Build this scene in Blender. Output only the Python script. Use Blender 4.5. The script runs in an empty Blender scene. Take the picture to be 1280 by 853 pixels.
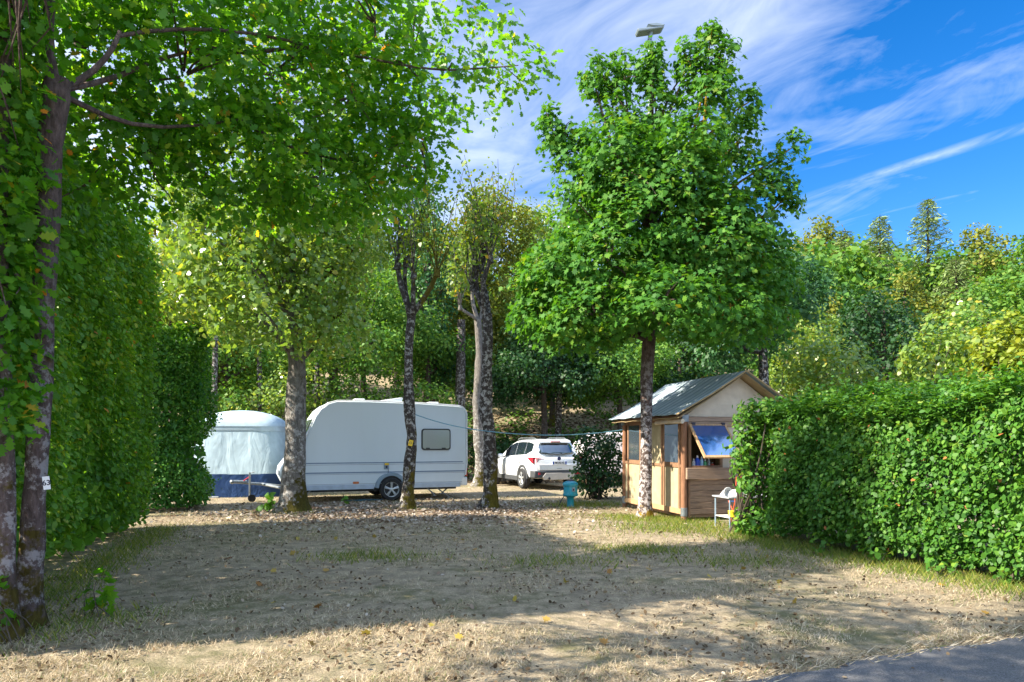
import bpy, math, random
import numpy as np
from mathutils import Vector, Matrix

rng = np.random.default_rng(7)
random.seed(7)
R = math.radians
SC = bpy.context.scene
COL = SC.collection

# ------------------------------------------------------------------ camera
EYE = 1.6
cam_d = bpy.data.cameras.new("camera")
cam = bpy.data.objects.new("camera", cam_d)
COL.objects.link(cam)
cam.location = (0, 0, EYE)
cam.rotation_euler = (R(90), 0, 0)
cam_d.lens = 24
cam_d.sensor_width = 36
cam_d.shift_y = 0.098
cam_d.clip_end = 2000
SC.camera = cam
SC.view_settings.view_transform = 'Standard'
SC.view_settings.look = 'None'
SC.view_settings.exposure = 1.55
SC.view_settings.gamma = 1
SC.render.engine = 'CYCLES'
SC.cycles.max_bounces = 7
SC.cycles.diffuse_bounces = 4
SC.cycles.glossy_bounces = 3
SC.cycles.transmission_bounces = 5
SC.cycles.transparent_max_bounces = 8
SC.cycles.use_denoising = True
SC.cycles.sample_clamp_indirect = 8

# ------------------------------------------------------------------ sun and sky
SUN_DIR = Vector((-0.955, -0.30, 0))          # towards the sun, on the ground
SUN_EL = R(39)
sd = SUN_DIR.normalized() * math.cos(SUN_EL) + Vector((0, 0, math.sin(SUN_EL)))
sl = bpy.data.lights.new("sun", 'SUN')
sl.energy = 5.0
sl.angle = R(0.53)
sl.color = (1.0, 0.90, 0.74)
so = bpy.data.objects.new("sun", sl)
so.rotation_euler = sd.to_track_quat('Z', 'Y').to_euler()
so.location = (-20, -6, 20)
COL.objects.link(so)


def N(nt, typ, **kw):
    n = nt.nodes.new(typ)
    for k, v in kw.items():
        if k == 'inp':
            for a, b in v.items():
                n.inputs[a].default_value = b
        else:
            setattr(n, k, v)
    return n


def math_node(nt, op, a, b=None, clamp=False):
    n = nt.nodes.new('ShaderNodeMath')
    n.operation = op
    n.use_clamp = clamp
    for i, v in enumerate((a, b)):
        if v is None:
            continue
        if isinstance(v, (int, float)):
            n.inputs[i].default_value = v
        else:
            nt.links.new(v, n.inputs[i])
    return n.outputs[0]


def ramp(nt, fac, stops, interp='LINEAR'):
    n = nt.nodes.new('ShaderNodeValToRGB')
    cr = n.color_ramp
    cr.interpolation = interp
    while len(cr.elements) < len(stops):
        cr.elements.new(0.5)
    for e, (p, c) in zip(cr.elements, stops):
        e.position = p
        e.color = (*c, 1) if len(c) == 3 else c
    nt.links.new(fac, n.inputs[0])
    return n.outputs[0]


def mixc(nt, fac, a, b, mode='MIX'):
    n = nt.nodes.new('ShaderNodeMix')
    n.data_type = 'RGBA'
    n.blend_type = mode
    for sock, v in ((n.inputs[0], fac), (n.inputs[6], a), (n.inputs[7], b)):
        if isinstance(v, (int, float)):
            sock.default_value = v
        elif isinstance(v, tuple):
            sock.default_value = (*v, 1) if len(v) == 3 else v
        else:
            nt.links.new(v, sock)
    return n.outputs[2]


def build_world():
    w = bpy.data.worlds.new("World")
    SC.world = w
    w.use_nodes = True
    nt = w.node_tree
    nt.nodes.clear()
    out = N(nt, 'ShaderNodeOutputWorld')
    bg = N(nt, 'ShaderNodeBackground')
    bg.inputs[1].default_value = 0.105
    sky = N(nt, 'ShaderNodeTexSky', sky_type='NISHITA', sun_disc=False)
    sky.sun_elevation = SUN_EL
    sky.sun_rotation = math.atan2(SUN_DIR.x, SUN_DIR.y)
    sky.air_density = 1.0
    sky.dust_density = 0.3
    sky.ozone_density = 3.0
    sky.altitude = 400
    hsv = N(nt, 'ShaderNodeHueSaturation')
    hsv.inputs['Saturation'].default_value = 1.40
    hsv.inputs['Hue'].default_value = 0.508
    hsv.inputs['Value'].default_value = 0.82
    nt.links.new(sky.outputs[0], hsv.inputs['Color'])
    tc = N(nt, 'ShaderNodeTexCoord')
    sp = N(nt, 'ShaderNodeSeparateXYZ')
    nt.links.new(tc.outputs['Generated'], sp.inputs[0])
    zz = math_node(nt, 'MAXIMUM', sp.outputs[2], 0.06)
    px = math_node(nt, 'DIVIDE', sp.outputs[0], zz)
    py = math_node(nt, 'DIVIDE', sp.outputs[1], zz)
    cb = N(nt, 'ShaderNodeCombineXYZ')
    nt.links.new(px, cb.inputs[0])
    nt.links.new(py, cb.inputs[1])

    def streak(rot, sx, sy, scale, detail, dist, loc=(0, 0, 0)):
        vr = N(nt, 'ShaderNodeVectorRotate', rotation_type='Z_AXIS')
        vr.inputs['Angle'].default_value = R(rot)
        nt.links.new(cb.outputs[0], vr.inputs['Vector'])
        m = N(nt, 'ShaderNodeMapping')
        m.inputs['Scale'].default_value = (sx, sy, 1)
        m.inputs['Location'].default_value = loc
        nt.links.new(vr.outputs[0], m.inputs[0])
        n = N(nt, 'ShaderNodeTexNoise')
        n.inputs['Scale'].default_value = scale
        n.inputs['Detail'].default_value = detail
        n.inputs['Roughness'].default_value = 0.62
        n.inputs['Distortion'].default_value = dist
        nt.links.new(m.outputs[0], n.inputs[0])
        return n.outputs[0]
    big = streak(50, 0.6, 0.9, 0.9, 5, 0.6, (3.1, 0.4, 0))
    fine = streak(62, 0.8, 1.5, 2.0, 11, 0.9)
    # more cirrus towards the sun side of the sky
    side = math_node(nt, 'MULTIPLY', px, -0.15)
    amt = math_node(nt, 'ADD', math_node(nt, 'ADD', math_node(nt, 'MULTIPLY', big, 0.9), math_node(nt, 'MULTIPLY', fine, 0.62)), side)
    cl = math_node(nt, 'MULTIPLY', math_node(nt, 'SUBTRACT', amt, 0.56), 1.75, True)
    cl = math_node(nt, 'MULTIPLY', cl, 0.85)
    # an old spread contrail
    a, b = Vector((1.192, 2.825)), Vector((1.633, 2.176))
    d = (b - a).normalized()
    nx, ny = -d.y, d.x
    c = a.x * nx + a.y * ny
    dist = math_node(nt, 'ABSOLUTE', math_node(nt, 'SUBTRACT', math_node(nt, 'ADD', math_node(nt, 'MULTIPLY', px, nx), math_node(nt, 'MULTIPLY', py, ny)), c))
    band = math_node(nt, 'SUBTRACT', 1.0, math_node(nt, 'DIVIDE', dist, 0.06), True)
    band = math_node(nt, 'MULTIPLY', band, math_node(nt, 'MULTIPLY', math_node(nt, 'SUBTRACT', fine, 0.36), 1.7, True))
    cl = math_node(nt, 'MAXIMUM', cl, band)
    up = math_node(nt, 'MULTIPLY', sp.outputs[2], 12.0, True)
    cl = math_node(nt, 'MULTIPLY', cl, up)
    col = mixc(nt, cl, hsv.outputs[0], (4.7, 5.0, 5.5))
    # unseen bright cloud overhead and behind the viewer, added as fill light
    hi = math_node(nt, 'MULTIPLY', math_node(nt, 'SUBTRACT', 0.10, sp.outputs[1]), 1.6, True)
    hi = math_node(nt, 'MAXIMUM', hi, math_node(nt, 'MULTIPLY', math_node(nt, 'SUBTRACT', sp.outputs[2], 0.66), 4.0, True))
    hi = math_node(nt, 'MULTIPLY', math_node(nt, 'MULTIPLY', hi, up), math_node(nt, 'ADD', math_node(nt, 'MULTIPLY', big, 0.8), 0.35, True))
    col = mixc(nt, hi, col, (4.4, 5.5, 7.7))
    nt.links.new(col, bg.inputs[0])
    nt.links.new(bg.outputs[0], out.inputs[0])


build_world()

# ------------------------------------------------------------------ helpers
F, CX, HY = 853.33, 640.0, 552.0
U = Vector((0.929, 0.370, 0))
V = Vector((-0.370, 0.929, 0))
ROT = math.atan2(0.370, 0.929)


def P(px, py, d):
    return np.array([(px - CX) / F * d, d, EYE + (HY - py) / F * d])


def gz(x, y):
    x = np.asarray(x, float)
    y = np.asarray(y, float)
    t = np.clip(y - 27.5 - 0.02 * np.abs(x - 2), 0, None)
    h = 0.46 * t * t / (t + 3.0)
    h = h + 0.25 * np.sin(x * 0.35 + 1.2) * np.sin(y * 0.3) * np.clip(t / 6, 0, 1)
    return 15 * (1 - np.exp(-h / 15))


def nz(p, s=1.0, seed=0):
    """smooth pseudo noise in -1..1 from summed sines"""
    r = np.random.default_rng(100 + seed)
    p = np.asarray(p, float) * s
    o = np.zeros(len(p))
    for k in range(7):
        w = r.normal(size=3) * (1.1 + 0.55 * k)
        o += np.sin(p @ w + r.uniform(0, 6.28)) / (1 + 0.45 * k)
    return o / 2.6


def norm(a):
    return a / np.maximum(np.linalg.norm(a, axis=-1, keepdims=True), 1e-9)


def empty(name, loc, rz=0.0):
    o = bpy.data.objects.new(name, None)
    o.empty_display_size = 0.2
    o.location = loc
    o.rotation_euler = (0, 0, rz)
    COL.objects.link(o)
    return o


def tag(o, label=None, cat=None, group=None, kind=None):
    if label:
        o['label'] = label
    if cat:
        o['category'] = cat
    if group:
        o['group'] = group
    if kind:
        o['kind'] = kind
    return o


def thing(name, label, cat, loc, rz=0.0, group=None):
    return tag(empty(name, loc, rz), label, cat, group)


def copy_tree(o, parent=None):
    c = o.copy()
    COL.objects.link(c)
    if parent is not None:
        c.parent = parent
    for ch in list(o.children):
        copy_tree(ch, c)
    return c


class MB:
    def __init__(s):
        s.v, s.f = [], []

    def add(s, vs, fs):
        b = len(s.v)
        s.v += [tuple(map(float, p)) for p in vs]
        s.f += [tuple(b + i for i in f) for f in fs]
        return s

    def box(s, c, d, rot=None):
        hx, hy, hz = d[0] / 2, d[1] / 2, d[2] / 2
        pts = [Vector((x, y, z)) for z in (-hz, hz) for y in (-hy, hy) for x in (-hx, hx)]
        if rot is not None:
            pts = [rot @ p for p in pts]
        c = Vector(c)
        return s.add([p + c for p in pts], [(0, 2, 3, 1), (4, 5, 7, 6), (0, 1, 5, 4), (2, 6, 7, 3), (0, 4, 6, 2), (1, 3, 7, 5)])

    def span(s, a, b):
        return s.box([(a[i] + b[i]) / 2 for i in range(3)], [abs(b[i] - a[i]) for i in range(3)])

    def tube(s, pts, rad, n=8, cap=True, wob=0.0, seed=0):
        pts = [Vector(p) for p in pts]
        if isinstance(rad, (int, float)):
            rad = [rad] * len(pts)
        r_ = np.random.default_rng(seed)
        ph = r_.uniform(0, 6.28, 4)
        vs, fs = [], []
        ref = Vector((1, 0.13, 0.05))
        for i, p in enumerate(pts):
            t = (pts[min(i + 1, len(pts) - 1)] - pts[max(i - 1, 0)]).normalized()
            if abs(t.dot(ref)) > 0.9:
                ref = Vector((0.05, 1, 0.1))
            a = (ref - t * ref.dot(t)).normalized()
            b = t.cross(a)
            for k in range(n):
                an = 2 * math.pi * k / n
                rr = rad[i] * (1 + wob * (math.sin(2 * an + ph[0] + i * 0.5) * 0.5 + math.sin(3 * an + ph[1] - i * 0.8) * 0.4 + math.sin(5 * an + ph[2] + i * 1.7) * 0.3))
                vs.append(p + (a * math.cos(an) + b * math.sin(an)) * rr)
        for i in range(len(pts) - 1):
            for k in range(n):
                k2 = (k + 1) % n
                fs.append((i * n + k, i * n + k2, (i + 1) * n + k2, (i + 1) * n + k))
        if cap:
            fs.append(tuple(range(n - 1, -1, -1)))
            fs.append(tuple((len(pts) - 1) * n + k for k in range(n)))
        return s.add(vs, fs)

    def lathe(s, prof, c=(0, 0, 0), n=20, axis='Z', cap=True):
        vs, fs = [], []
        for r, z in prof:
            for k in range(n):
                a = 2 * math.pi * k / n
                p = (r * math.cos(a), r * math.sin(a), z)
                if axis == 'X':
                    p = (p[2], p[0], p[1])
                elif axis == 'Y':
                    p = (p[1], p[2], p[0])
                vs.append((p[0] + c[0], p[1] + c[1], p[2] + c[2]))
        for i in range(len(prof) - 1):
            for k in range(n):
                k2 = (k + 1) % n
                fs.append((i * n + k, i * n + k2, (i + 1) * n + k2, (i + 1) * n + k))
        if cap:
            fs.append(tuple(range(n - 1, -1, -1)))
            fs.append(tuple((len(prof) - 1) * n + k for k in range(n)))
        return s.add(vs, fs)

    def prism(s, poly, y0, y1, plane='XZ'):
        """polygon extruded along the axis left out of plane"""
        n = len(poly)

        def q(p, t):
            return {'XZ': (p[0], t, p[1]), 'YZ': (t, p[0], p[1]), 'XY': (p[0], p[1], t)}[plane]
        vs = [q(p, y0) for p in poly] + [q(p, y1) for p in poly]
        fs = [tuple(range(n)), tuple(range(2 * n - 1, n - 1, -1))]
        fs += [(i, i + n, (i + 1) % n + n, (i + 1) % n) for i in range(n)]
        return s.add(vs, fs)

    def loft(s, rings, cap=True):
        n = len(rings[0])
        vs = [p for r in rings for p in r]
        fs = []
        for i in range(len(rings) - 1):
            for k in range(n):
                k2 = (k + 1) % n
                fs.append((i * n + k, i * n + k2, (i + 1) * n + k2, (i + 1) * n + k))
        if cap:
            fs.append(tuple(range(n - 1, -1, -1)))
            fs.append(tuple((len(rings) - 1) * n + k for k in range(n)))
        return s.add(vs, fs)

    def build(s, name, mat, parent=None, bevel=0.0, smooth=False, sub=0, loc=None):
        me = bpy.data.meshes.new(name)
        me.from_pydata(s.v, [], s.f)
        import bmesh
        bm = bmesh.new()
        bm.from_mesh(me)
        bmesh.ops.recalc_face_normals(bm, faces=bm.faces)
        bm.to_mesh(me)
        bm.free()
        o = bpy.data.objects.new(name, me)
        COL.objects.link(o)
        me.materials.append(mat)
        if parent is not None:
            o.parent = parent
        if loc is not None:
            o.location = loc
        if bevel:
            m = o.modifiers.new("bevel", 'BEVEL')
            m.width = bevel
            m.segments = 2
            m.limit_method = 'ANGLE'
            m.angle_limit = R(35)
        if sub:
            m = o.modifiers.new("sub", 'SUBSURF')
            m.levels = m.render_levels = sub
        if smooth:
            me.polygons.foreach_set('use_smooth', [True] * len(me.polygons))
            if not sub:
                try:
                    me.set_sharp_from_angle(angle=R(42))
                except Exception:
                    pass
        me.update()
        return o


# ------------------------------------------------------------------ materials
def new_mat(name):
    m = bpy.data.materials.new(name)
    m.use_nodes = True
    nt = m.node_tree
    b = nt.nodes['Principled BSDF']
    return m, nt, b


def plain(name, col, rough=0.5, metal=0.0, var=0.12, scale=6.0, bump=0.0, coat=0.0, spec=0.5, dirt=None, dirt_amt=0.5, stretch=(1, 1, 1)):
    m, nt, b = new_mat(name)
    tc = N(nt, 'ShaderNodeTexCoord')
    mp = N(nt, 'ShaderNodeMapping')
    mp.inputs['Scale'].default_value = stretch
    nt.links.new(tc.outputs['Object'], mp.inputs[0])
    no = N(nt, 'ShaderNodeTexNoise')
    no.inputs['Scale'].default_value = scale
    no.inputs['Detail'].default_value = 6
    nt.links.new(mp.outputs[0], no.inputs[0])
    lo = tuple(c * (1 - var) for c in col)
    hi = tuple(min(1, c * (1 + var)) for c in col)
    c = ramp(nt, no.outputs[0], [(0.3, lo), (0.7, hi)])
    if dirt:
        n2 = N(nt, 'ShaderNodeTexNoise')
        n2.inputs['Scale'].default_value = scale * 0.55
        n2.inputs['Detail'].default_value = 9
        n2.inputs['Roughness'].default_value = 0.7
        nt.links.new(mp.outputs[0], n2.inputs[0])
        f = math_node(nt, 'MULTIPLY', math_node(nt, 'SUBTRACT', n2.outputs[0], 0.52, True), 4 * dirt_amt, True)
        c = mixc(nt, f, c, dirt)
    nt.links.new(c, b.inputs['Base Color'])
    b.inputs['Roughness'].default_value = rough
    b.inputs['Metallic'].default_value = metal
    b.inputs['Coat Weight'].default_value = coat
    b.inputs['Coat Roughness'].default_value = 0.08
    b.inputs['Specular IOR Level'].default_value = spec
    if bump:
        bp = N(nt, 'ShaderNodeBump')
        bp.inputs['Strength'].default_value = bump
        bp.inputs['Distance'].default_value = 0.02
        nt.links.new(no.outputs[0], bp.inputs['Height'])
        nt.links.new(bp.outputs[0], b.inputs['Normal'])
    return m


def leaf_mat(name, stops, trans=0.42, tcol=(1.5, 1.35, 0.5), rough=0.42, spec=0.4, gain=1.4):
    """stops: colours over the per-leaf random value"""
    m, nt, b = new_mat(name)
    if gain != 1:
        stops = [(p, (c[0] * gain * 1.13, c[1] * gain * 1.04, c[2] * gain * 0.8)) for p, c in stops]
    at = N(nt, 'ShaderNodeAttribute', attribute_name='rnd')
    c = ramp(nt, at.outputs['Fac'], stops)
    nt.links.new(c, b.inputs['Base Color'])
    b.inputs['Roughness'].default_value = rough
    b.inputs['Specular IOR Level'].default_value = spec
    t = N(nt, 'ShaderNodeBsdfTranslucent')
    tcn = mixc(nt, 1.0, c, tcol, 'MULTIPLY')
    nt.links.new(tcn, t.inputs[0])
    mx = N(nt, 'ShaderNodeMixShader')
    mx.inputs[0].default_value = trans
    nt.links.new(b.outputs[0], mx.inputs[1])
    nt.links.new(t.outputs[0], mx.inputs[2])
    nt.links.new(mx.outputs[0], nt.nodes['Material Output'].inputs[0])
    return m


def bark_mat(name, base, lichen=0.45, moss_h=0.8, moss=(0.075, 0.075, 0.012), scale=1.0, lich_col=(0.42, 0.41, 0.39), moss_side=1.6, fade_k=0.48):
    m, nt, b = new_mat(name)
    tc = N(nt, 'ShaderNodeTexCoord')
    mp = N(nt, 'ShaderNodeMapping')
    mp.inputs['Scale'].default_value = (1, 1, 0.35)
    nt.links.new(tc.outputs['Object'], mp.inputs[0])
    n1 = N(nt, 'ShaderNodeTexNoise')
    n1.inputs['Scale'].default_value = 22 * scale
    n1.inputs['Detail'].default_value = 8
    n1.inputs['Roughness'].default_value = 0.7
    nt.links.new(mp.outputs[0], n1.inputs[0])
    c = ramp(nt, n1.outputs[0], [(0.3, tuple(x * 0.35 for x in base)), (0.52, base), (0.75, tuple(x * 1.7 for x in base))])
    n2 = N(nt, 'ShaderNodeTexNoise')
    n2.inputs['Scale'].default_value = 9 * scale
    n2.inputs['Detail'].default_value = 6
    n2.inputs['Roughness'].default_value = 0.75
    nt.links.new(tc.outputs['Object'], n2.inputs[0])
    f = ramp(nt, n2.outputs[0], [(0.60 - 0.16 * lichen, (0, 0, 0)), (0.66 - 0.16 * lichen, (1, 1, 1))])
    sp = N(nt, 'ShaderNodeSeparateXYZ')
    nt.links.new(tc.outputs['Object'], sp.inputs[0])
    fade = math_node(nt, 'SUBTRACT', 1.75, math_node(nt, 'MULTIPLY', sp.outputs[2], fade_k), True)
    f = math_node(nt, 'MULTIPLY', f, fade)
    c = mixc(nt, math_node(nt, 'MULTIPLY', f, min(1, lichen * 1.6)), c, lich_col)
    n3 = N(nt, 'ShaderNodeTexNoise')
    n3.inputs['Scale'].default_value = 7.0
    n3.inputs['Detail'].default_value = 8
    n3.inputs['Roughness'].default_value = 0.65
    nt.links.new(tc.outputs['Object'], n3.inputs[0])
    hgt = math_node(nt, 'SUBTRACT', 1.0, math_node(nt, 'DIVIDE', sp.outputs[2], moss_h * 1.25))
    hgt = math_node(nt, 'MAXIMUM', hgt, -0.55)
    hgt = math_node(nt, 'ADD', hgt, math_node(nt, 'MULTIPLY', sp.outputs[0], moss_side))
    mf = math_node(nt, 'ADD', math_node(nt, 'MULTIPLY', n3.outputs[0], 4.6), hgt)
    mf = math_node(nt, 'MULTIPLY', math_node(nt, 'SUBTRACT', mf, 2.75), 2.2, True)
    mc = ramp(nt, n1.outputs[0], [(0.35, moss), (0.7, tuple(x * 2.6 for x in moss))])
    c = mixc(nt, mf, c, mc)
    nt.links.new(c, b.inputs['Base Color'])
    b.inputs['Roughness'].default_value = 0.9
    b.inputs['Specular IOR Level'].default_value = 0.15
    bp = N(nt, 'ShaderNodeBump')
    bp.inputs['Strength'].default_value = 1.0
    bp.inputs['Distance'].default_value = 0.05
    nt.links.new(n1.outputs[0], bp.inputs['Height'])
    nt.links.new(bp.outputs[0], b.inputs['Normal'])
    return m


def wood_mat(name, col, scale=1.0, stretch=(1, 1, 12), var=0.4, rough=0.7):
    m, nt, b = new_mat(name)
    tc = N(nt, 'ShaderNodeTexCoord')
    mp = N(nt, 'ShaderNodeMapping')
    mp.inputs['Scale'].default_value = stretch
    nt.links.new(tc.outputs['Object'], mp.inputs[0])
    n1 = N(nt, 'ShaderNodeTexNoise')
    n1.inputs['Scale'].default_value = 4 * scale
    n1.inputs['Detail'].default_value = 8
    n1.inputs['Roughness'].default_value = 0.65
    nt.links.new(mp.outputs[0], n1.inputs[0])
    c = ramp(nt, n1.outputs[0], [(0.28, tuple(x * (1 - var) for x in col)), (0.5, col), (0.75, tuple(min(1, x * (1 + var)) for x in col))])
    nt.links.new(c, b.inputs['Base Color'])
    b.inputs['Roughness'].default_value = rough
    b.inputs['Specular IOR Level'].default_value = 0.25
    bp = N(nt, 'ShaderNodeBump')
    bp.inputs['Strength'].default_value = 0.4
    bp.inputs['Distance'].default_value = 0.01
    nt.links.new(n1.outputs[0], bp.inputs['Height'])
    nt.links.new(bp.outputs[0], b.inputs['Normal'])
    return m


def cloth_mat(name, col, wr=0.5, scale=3.0, stretch=(1, 1, 0.4), rough=0.8, trans=0.0, dirt=None, stripes=None):
    m, nt, b = new_mat(name)
    tc = N(nt, 'ShaderNodeTexCoord')
    mp = N(nt, 'ShaderNodeMapping')
    mp.inputs['Scale'].default_value = stretch
    mp.inputs['Rotation'].default_value = (0, R(18), 0)
    nt.links.new(tc.outputs['Object'], mp.inputs[0])
    n1 = N(nt, 'ShaderNodeTexNoise')
    n1.inputs['Scale'].default_value = scale
    n1.inputs['Detail'].default_value = 3
    n1.inputs['Distortion'].default_value = 0.7
    nt.links.new(mp.outputs[0], n1.inputs[0])
    n2 = N(nt, 'ShaderNodeTexNoise')
    n2.inputs['Scale'].default_value = 5
    n2.inputs['Detail'].default_value = 8
    nt.links.new(tc.outputs['Object'], n2.inputs[0])
    c = ramp(nt, n2.outputs[0], [(0.3, tuple(x * 0.86 for x in col)), (0.7, tuple(min(1, x * 1.08) for x in col))])
    if dirt:
        f = math_node(nt, 'MULTIPLY', math_node(nt, 'SUBTRACT', n2.outputs[0], 0.56, True), 4, True)
        c = mixc(nt, f, c, dirt)
    if stripes:
        wv = N(nt, 'ShaderNodeTexWave', wave_type='BANDS', bands_direction='Y')
        wv.inputs['Scale'].default_value = 1.25
        wv.inputs['Distortion'].default_value = 0.4
        nt.links.new(tc.outputs['Object'], wv.inputs[0])
        c = mixc(nt, ramp(nt, wv.outputs[1], [(0.55, (0, 0, 0)), (0.8, (1, 1, 1))]), c, stripes)
    nt.links.new(c, b.inputs['Base Color'])
    b.inputs['Roughness'].default_value = rough
    b.inputs['Specular IOR Level'].default_value = 0.25
    bp = N(nt, 'ShaderNodeBump')
    bp.inputs['Strength'].default_value = wr
    bp.inputs['Distance'].default_value = 0.06
    nt.links.new(n1.outputs[0], bp.inputs['Height'])
    nt.links.new(bp.outputs[0], b.inputs['Normal'])
    if trans:
        t = N(nt, 'ShaderNodeBsdfTranslucent')
        nt.links.new(c, t.inputs[0])
        mx = N(nt, 'ShaderNodeMixShader')
        mx.inputs[0].default_value = trans
        nt.links.new(b.outputs[0], mx.inputs[1])
        nt.links.new(t.outputs[0], mx.inputs[2])
        nt.links.new(mx.outputs[0], nt.nodes['Material Output'].inputs[0])
    return m


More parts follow.
